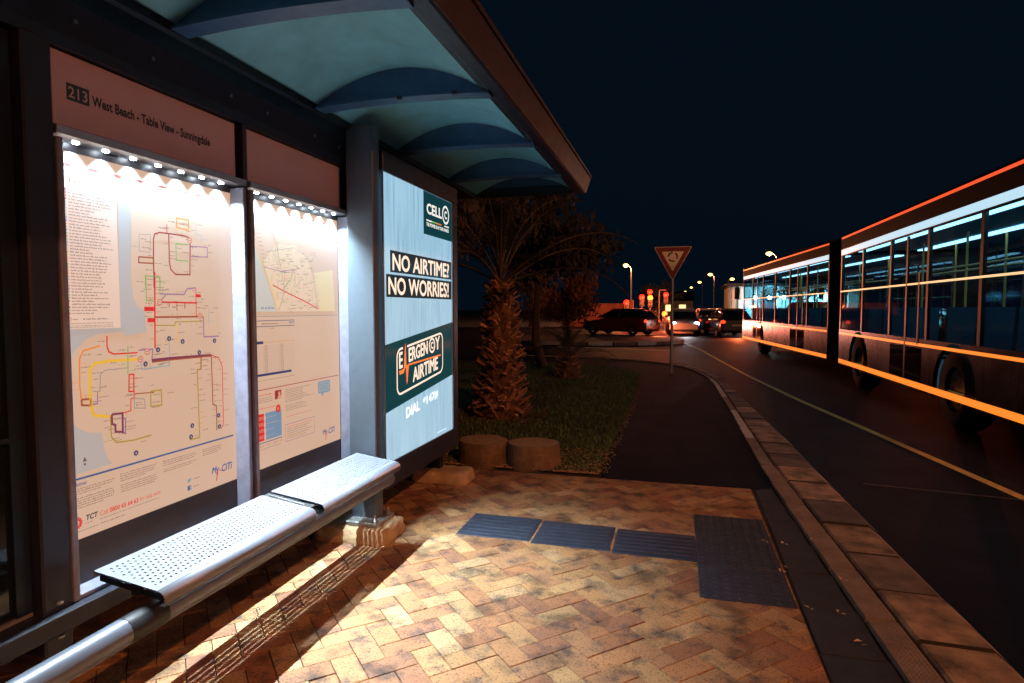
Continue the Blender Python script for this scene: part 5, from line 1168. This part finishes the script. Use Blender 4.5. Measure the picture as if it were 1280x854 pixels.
def bus_section(y0, L, ang, wheels, doors, front):
    ca_, sa_ = math.cos(ang), math.sin(ang)
    def put(b, name, parent=BUS):
        b.v = [(3.2 + x * ca_ - y * sa_, y0 + x * sa_ + y * ca_, z) for x, y, z in b.v]; return wpart(b, name, parent)
    W = 2.5; zb, zs, zt, zr = 0.27, 0.985, 2.46, 2.80
    # side walls below the windows, with wheel arches
    def outline():
        P_ = [(0.02, zs), (0.02, zb)]
        for wy in wheels:
            P_ += [(wy - 0.60, zb)] + [(wy - 0.60 * math.cos(R(t)), 0.42 + 0.56 * math.sin(R(t)) - 0.0) for t in range(0, 181, 20)] + [(wy + 0.60, zb)]
        return P_ + [(L - 0.02, zb), (L - 0.02, zs)]
    ol = outline(); b = MB()
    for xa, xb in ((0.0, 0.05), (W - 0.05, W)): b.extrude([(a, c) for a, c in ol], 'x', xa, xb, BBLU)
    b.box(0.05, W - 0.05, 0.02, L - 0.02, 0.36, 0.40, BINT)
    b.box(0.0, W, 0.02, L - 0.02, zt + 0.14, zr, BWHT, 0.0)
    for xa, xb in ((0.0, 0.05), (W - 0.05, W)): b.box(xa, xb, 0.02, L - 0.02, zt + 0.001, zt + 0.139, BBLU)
    for k in range(1, int(L / 0.72)):
        yy = k * 0.72
        if any(abs(yy - wy) < 0.66 for wy in wheels): continue
        b.box(-0.0012, 0.001, yy - 0.003, yy + 0.003, 0.39, 0.88, BBLK)
    put(b, 'body')
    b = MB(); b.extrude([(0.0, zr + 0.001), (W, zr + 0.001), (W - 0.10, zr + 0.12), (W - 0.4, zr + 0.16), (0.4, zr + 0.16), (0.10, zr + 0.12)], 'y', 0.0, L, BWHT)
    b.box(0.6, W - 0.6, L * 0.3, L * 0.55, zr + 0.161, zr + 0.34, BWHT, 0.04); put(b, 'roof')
    b = MB(); b.box(0.05, W - 0.05, 0.03, L - 0.03, 2.56, 2.595, BINT); put(b, 'ceiling')
    # ceiling lights, and added glowing strips standing in for light trails
    for nm, x0, x1, z0, z1, m_ in (('ceiling_light', 0.30, 0.44, 2.535, 2.558, ECEI), ('ceiling_light', 1.35, 1.50, 2.535, 2.558, ECEI), ('trail_strip', -0.0030, -0.001, 2.800, 2.838, ERED), ('trail_strip', -0.0030, -0.001, 0.300, 0.385, EAMB), ('trail_strip', -0.0030, -0.001, 0.885, 0.925, EAMB), ('white_trail_strip', -0.003, -0.001, zt + 0.02, zt + 0.125, EWHT), ('waist_trail_strip', -0.003, -0.001, 1.735, 1.760, EWARM), ('trail_strip', W + 0.001, W + 0.012, 2.800, 2.838, ERED)):
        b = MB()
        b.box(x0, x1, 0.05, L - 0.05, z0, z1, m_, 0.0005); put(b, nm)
    # pillars and glazing
    n = max(3, int(L / 1.45)); pw = 0.07; sp = (L - 0.10) / n
    for side in (0, 1):
        xa, xb = (0.005, 0.045) if side == 0 else (W - 0.045, W - 0.005)
        for k in range(n + 1): b = MB(); yy = 0.05 + k * sp; b.box(xa, xb, yy - pw / 2, yy + pw / 2, zs + 0.001, zt, BBLK); put(b, 'pillar')
        for k in range(n):
            b = MB(); b.box(xa + 0.012, xa + 0.018, 0.05 + k * sp + pw / 2 + 0.001, 0.05 + (k + 1) * sp - pw / 2 - 0.001, zs + 0.002, zt - 0.001, BGL); w_ = put(b, 'window')
            if k in doors and side == 0:
                b = MB(); yc = 0.05 + (k + 0.5) * sp; b.box(-0.004, 0.02, yc - 0.03, yc + 0.03, 0.42, zt - 0.02, BBLK); b.box(-0.006, -0.002, yc - 0.5, yc - 0.46, 0.9, 1.9, RAILY)
                for u0, u1 in ((yc - 0.62, yc - 0.04), (yc + 0.04, yc + 0.62)): b.box(-0.0035, -0.0005, u0, u1, 0.40, 0.86, CGL)
                put(b, 'door')
    # wheels
    for wy in wheels:
        for sx in (0.16, W - 0.16):
            b = MB(); seg = 24; prof = [(0.27, -0.14), (0.45, -0.14), (0.48, -0.10), (0.48, 0.10), (0.45, 0.14), (0.27, 0.14)]; V = []
            for r_, o in prof:
                for k in range(seg): a = 2 * math.pi * k / seg; V.append((sx + o, wy + r_ * math.cos(a), 0.43 + r_ * math.sin(a)))
            b.raw(V, [(i * seg + k, i * seg + (k + 1) % seg, (i + 1) * seg + (k + 1) % seg, (i + 1) * seg + k) for i in range(5) for k in range(seg)], TYRE, True)
            wh = put(b, 'wheel')
            b = MB(); sg = -1 if sx < 1 else 1
            b.extrude([(wy + 0.265 * math.cos(2 * math.pi * k / 20), 0.43 + 0.265 * math.sin(2 * math.pi * k / 20)) for k in range(20)], 'x', sx + sg * 0.06, sx + sg * 0.085, RIM)
            for k in range(8): a = 2 * math.pi * k / 8; b.box(sx + sg * 0.086 - 0.006, sx + sg * 0.086 + 0.006, wy + 0.17 * math.cos(a) - 0.015, wy + 0.17 * math.cos(a) + 0.015, 0.43 + 0.17 * math.sin(a) - 0.015, 0.43 + 0.17 * math.sin(a) + 0.015, BBLK)
            put(b, 'rim', wh)
    # seats and handrails
    k = 0; yy = 0.9
    while yy < L - 1.0:
        for xs in (0.14, 1.56):
            if xs < 1 and any(abs(yy - (0.05 + (d + 0.5) * sp)) < 0.9 for d in doors): continue
            b = MB(); b.box(xs, xs + 0.82, yy, yy + 0.44, 0.80, 0.88, BSEAT, 0.03); b.extrude([(yy - 0.04, 0.86), (yy + 0.05, 0.86), (yy - 0.02, 1.42), (yy - 0.09, 1.42)], 'x', xs, xs + 0.82, BSEAT); b.box(xs + 0.3, xs + 0.5, yy + 0.1, yy + 0.3, 0.401, 0.80, BBLK); put(b, 'seat')
        yy += 0.84
    b = MB()
    for xs in (1.0, 1.5):
        b.tube([(xs, 0.3, 2.05), (xs, L - 0.3, 2.05)], 0.016, RAILY, 6)
        for k in range(int(L / 1.7)): b.tube([(xs, 0.8 + k * 1.7, 0.40), (xs, 0.8 + k * 1.7, 2.56)], 0.016, RAILY, 6)
    put(b, 'handrail')
    if front:
        b = MB(); b.box(0.0, W, L - 0.015, L + 0.02, zb, 1.0, BBLU, 0.0); b.box(0.0, W, L - 0.015, L + 0.02, 2.45, zr + 0.10, BBLK); put(b, 'front_panel')
        b = MB(); b.box(0.05, W - 0.05, L - 0.008, L + 0.004, 1.001, 2.449, BGL); put(b, 'windscreen')
        for xs in (0.32, W - 0.32): b = MB(); b.ball((xs, L + 0.03, 0.62), (0.16, 0.05, 0.10), HLM, 10, 6); put(b, 'headlight')
        for xs in (-0.22, W + 0.22): b = MB(); b.box(xs - 0.09, xs + 0.09, L - 0.05, L + 0.05, 1.75, 2.2, BBLK, 0.03); b.tube([(min(max(xs, 0.05), W - 0.05), L - 0.01, 2.42), (xs, L, 2.2)], 0.018, BBLK, 6); put(b, 'mirror')
    else:
        b = MB(); b.box(0.0, W, -0.02, 0.018, zb, 1.35, BBLU); b.box(0.0, W, -0.02, 0.018, 2.35, zr + 0.1, BBLU); put(b, 'rear_panel')
        b = MB(); b.box(0.05, W - 0.05, -0.004, 0.008, 1.351, 2.349, BGL); put(b, 'rear_window')
        for xs in (0.14, W - 0.14): b = MB(); b.box(xs - 0.09, xs + 0.09, -0.035, -0.021, 0.75, 1.15, TLM, 0.01); put(b, 'tail_light')
bus_section(4.8, 9.0, 0.0, (3.6, 7.6), (3,), False)
bus_section(14.75, 9.6, R(5.0), (6.7,), (1, 4), True)
b = MB()
for k in range(13):
    t0, t1 = k / 13, (k + 0.5) / 13; t2 = (k + 1) / 13
    for ta, tb_, s0, s1 in ((t0, t1, 0.0, 0.07), (t1, t2, 0.07, 0.0)):
        def rect_(t, s_): y_ = 13.80 + 0.97 * t; return [(3.22 + s_, y_, 0.32 + s_), (5.68 - s_, y_, 0.32 + s_), (5.68 - s_, y_, 2.85 - s_), (3.22 + s_, y_, 2.85 - s_)]
        A, B_ = rect_(ta, s0), rect_(tb_, s1); b.raw(A + B_, [(i, (i + 1) % 4, 4 + (i + 1) % 4, 4 + i) for i in range(4)], BBLK)
wpart(b, 'bellows', BUS)
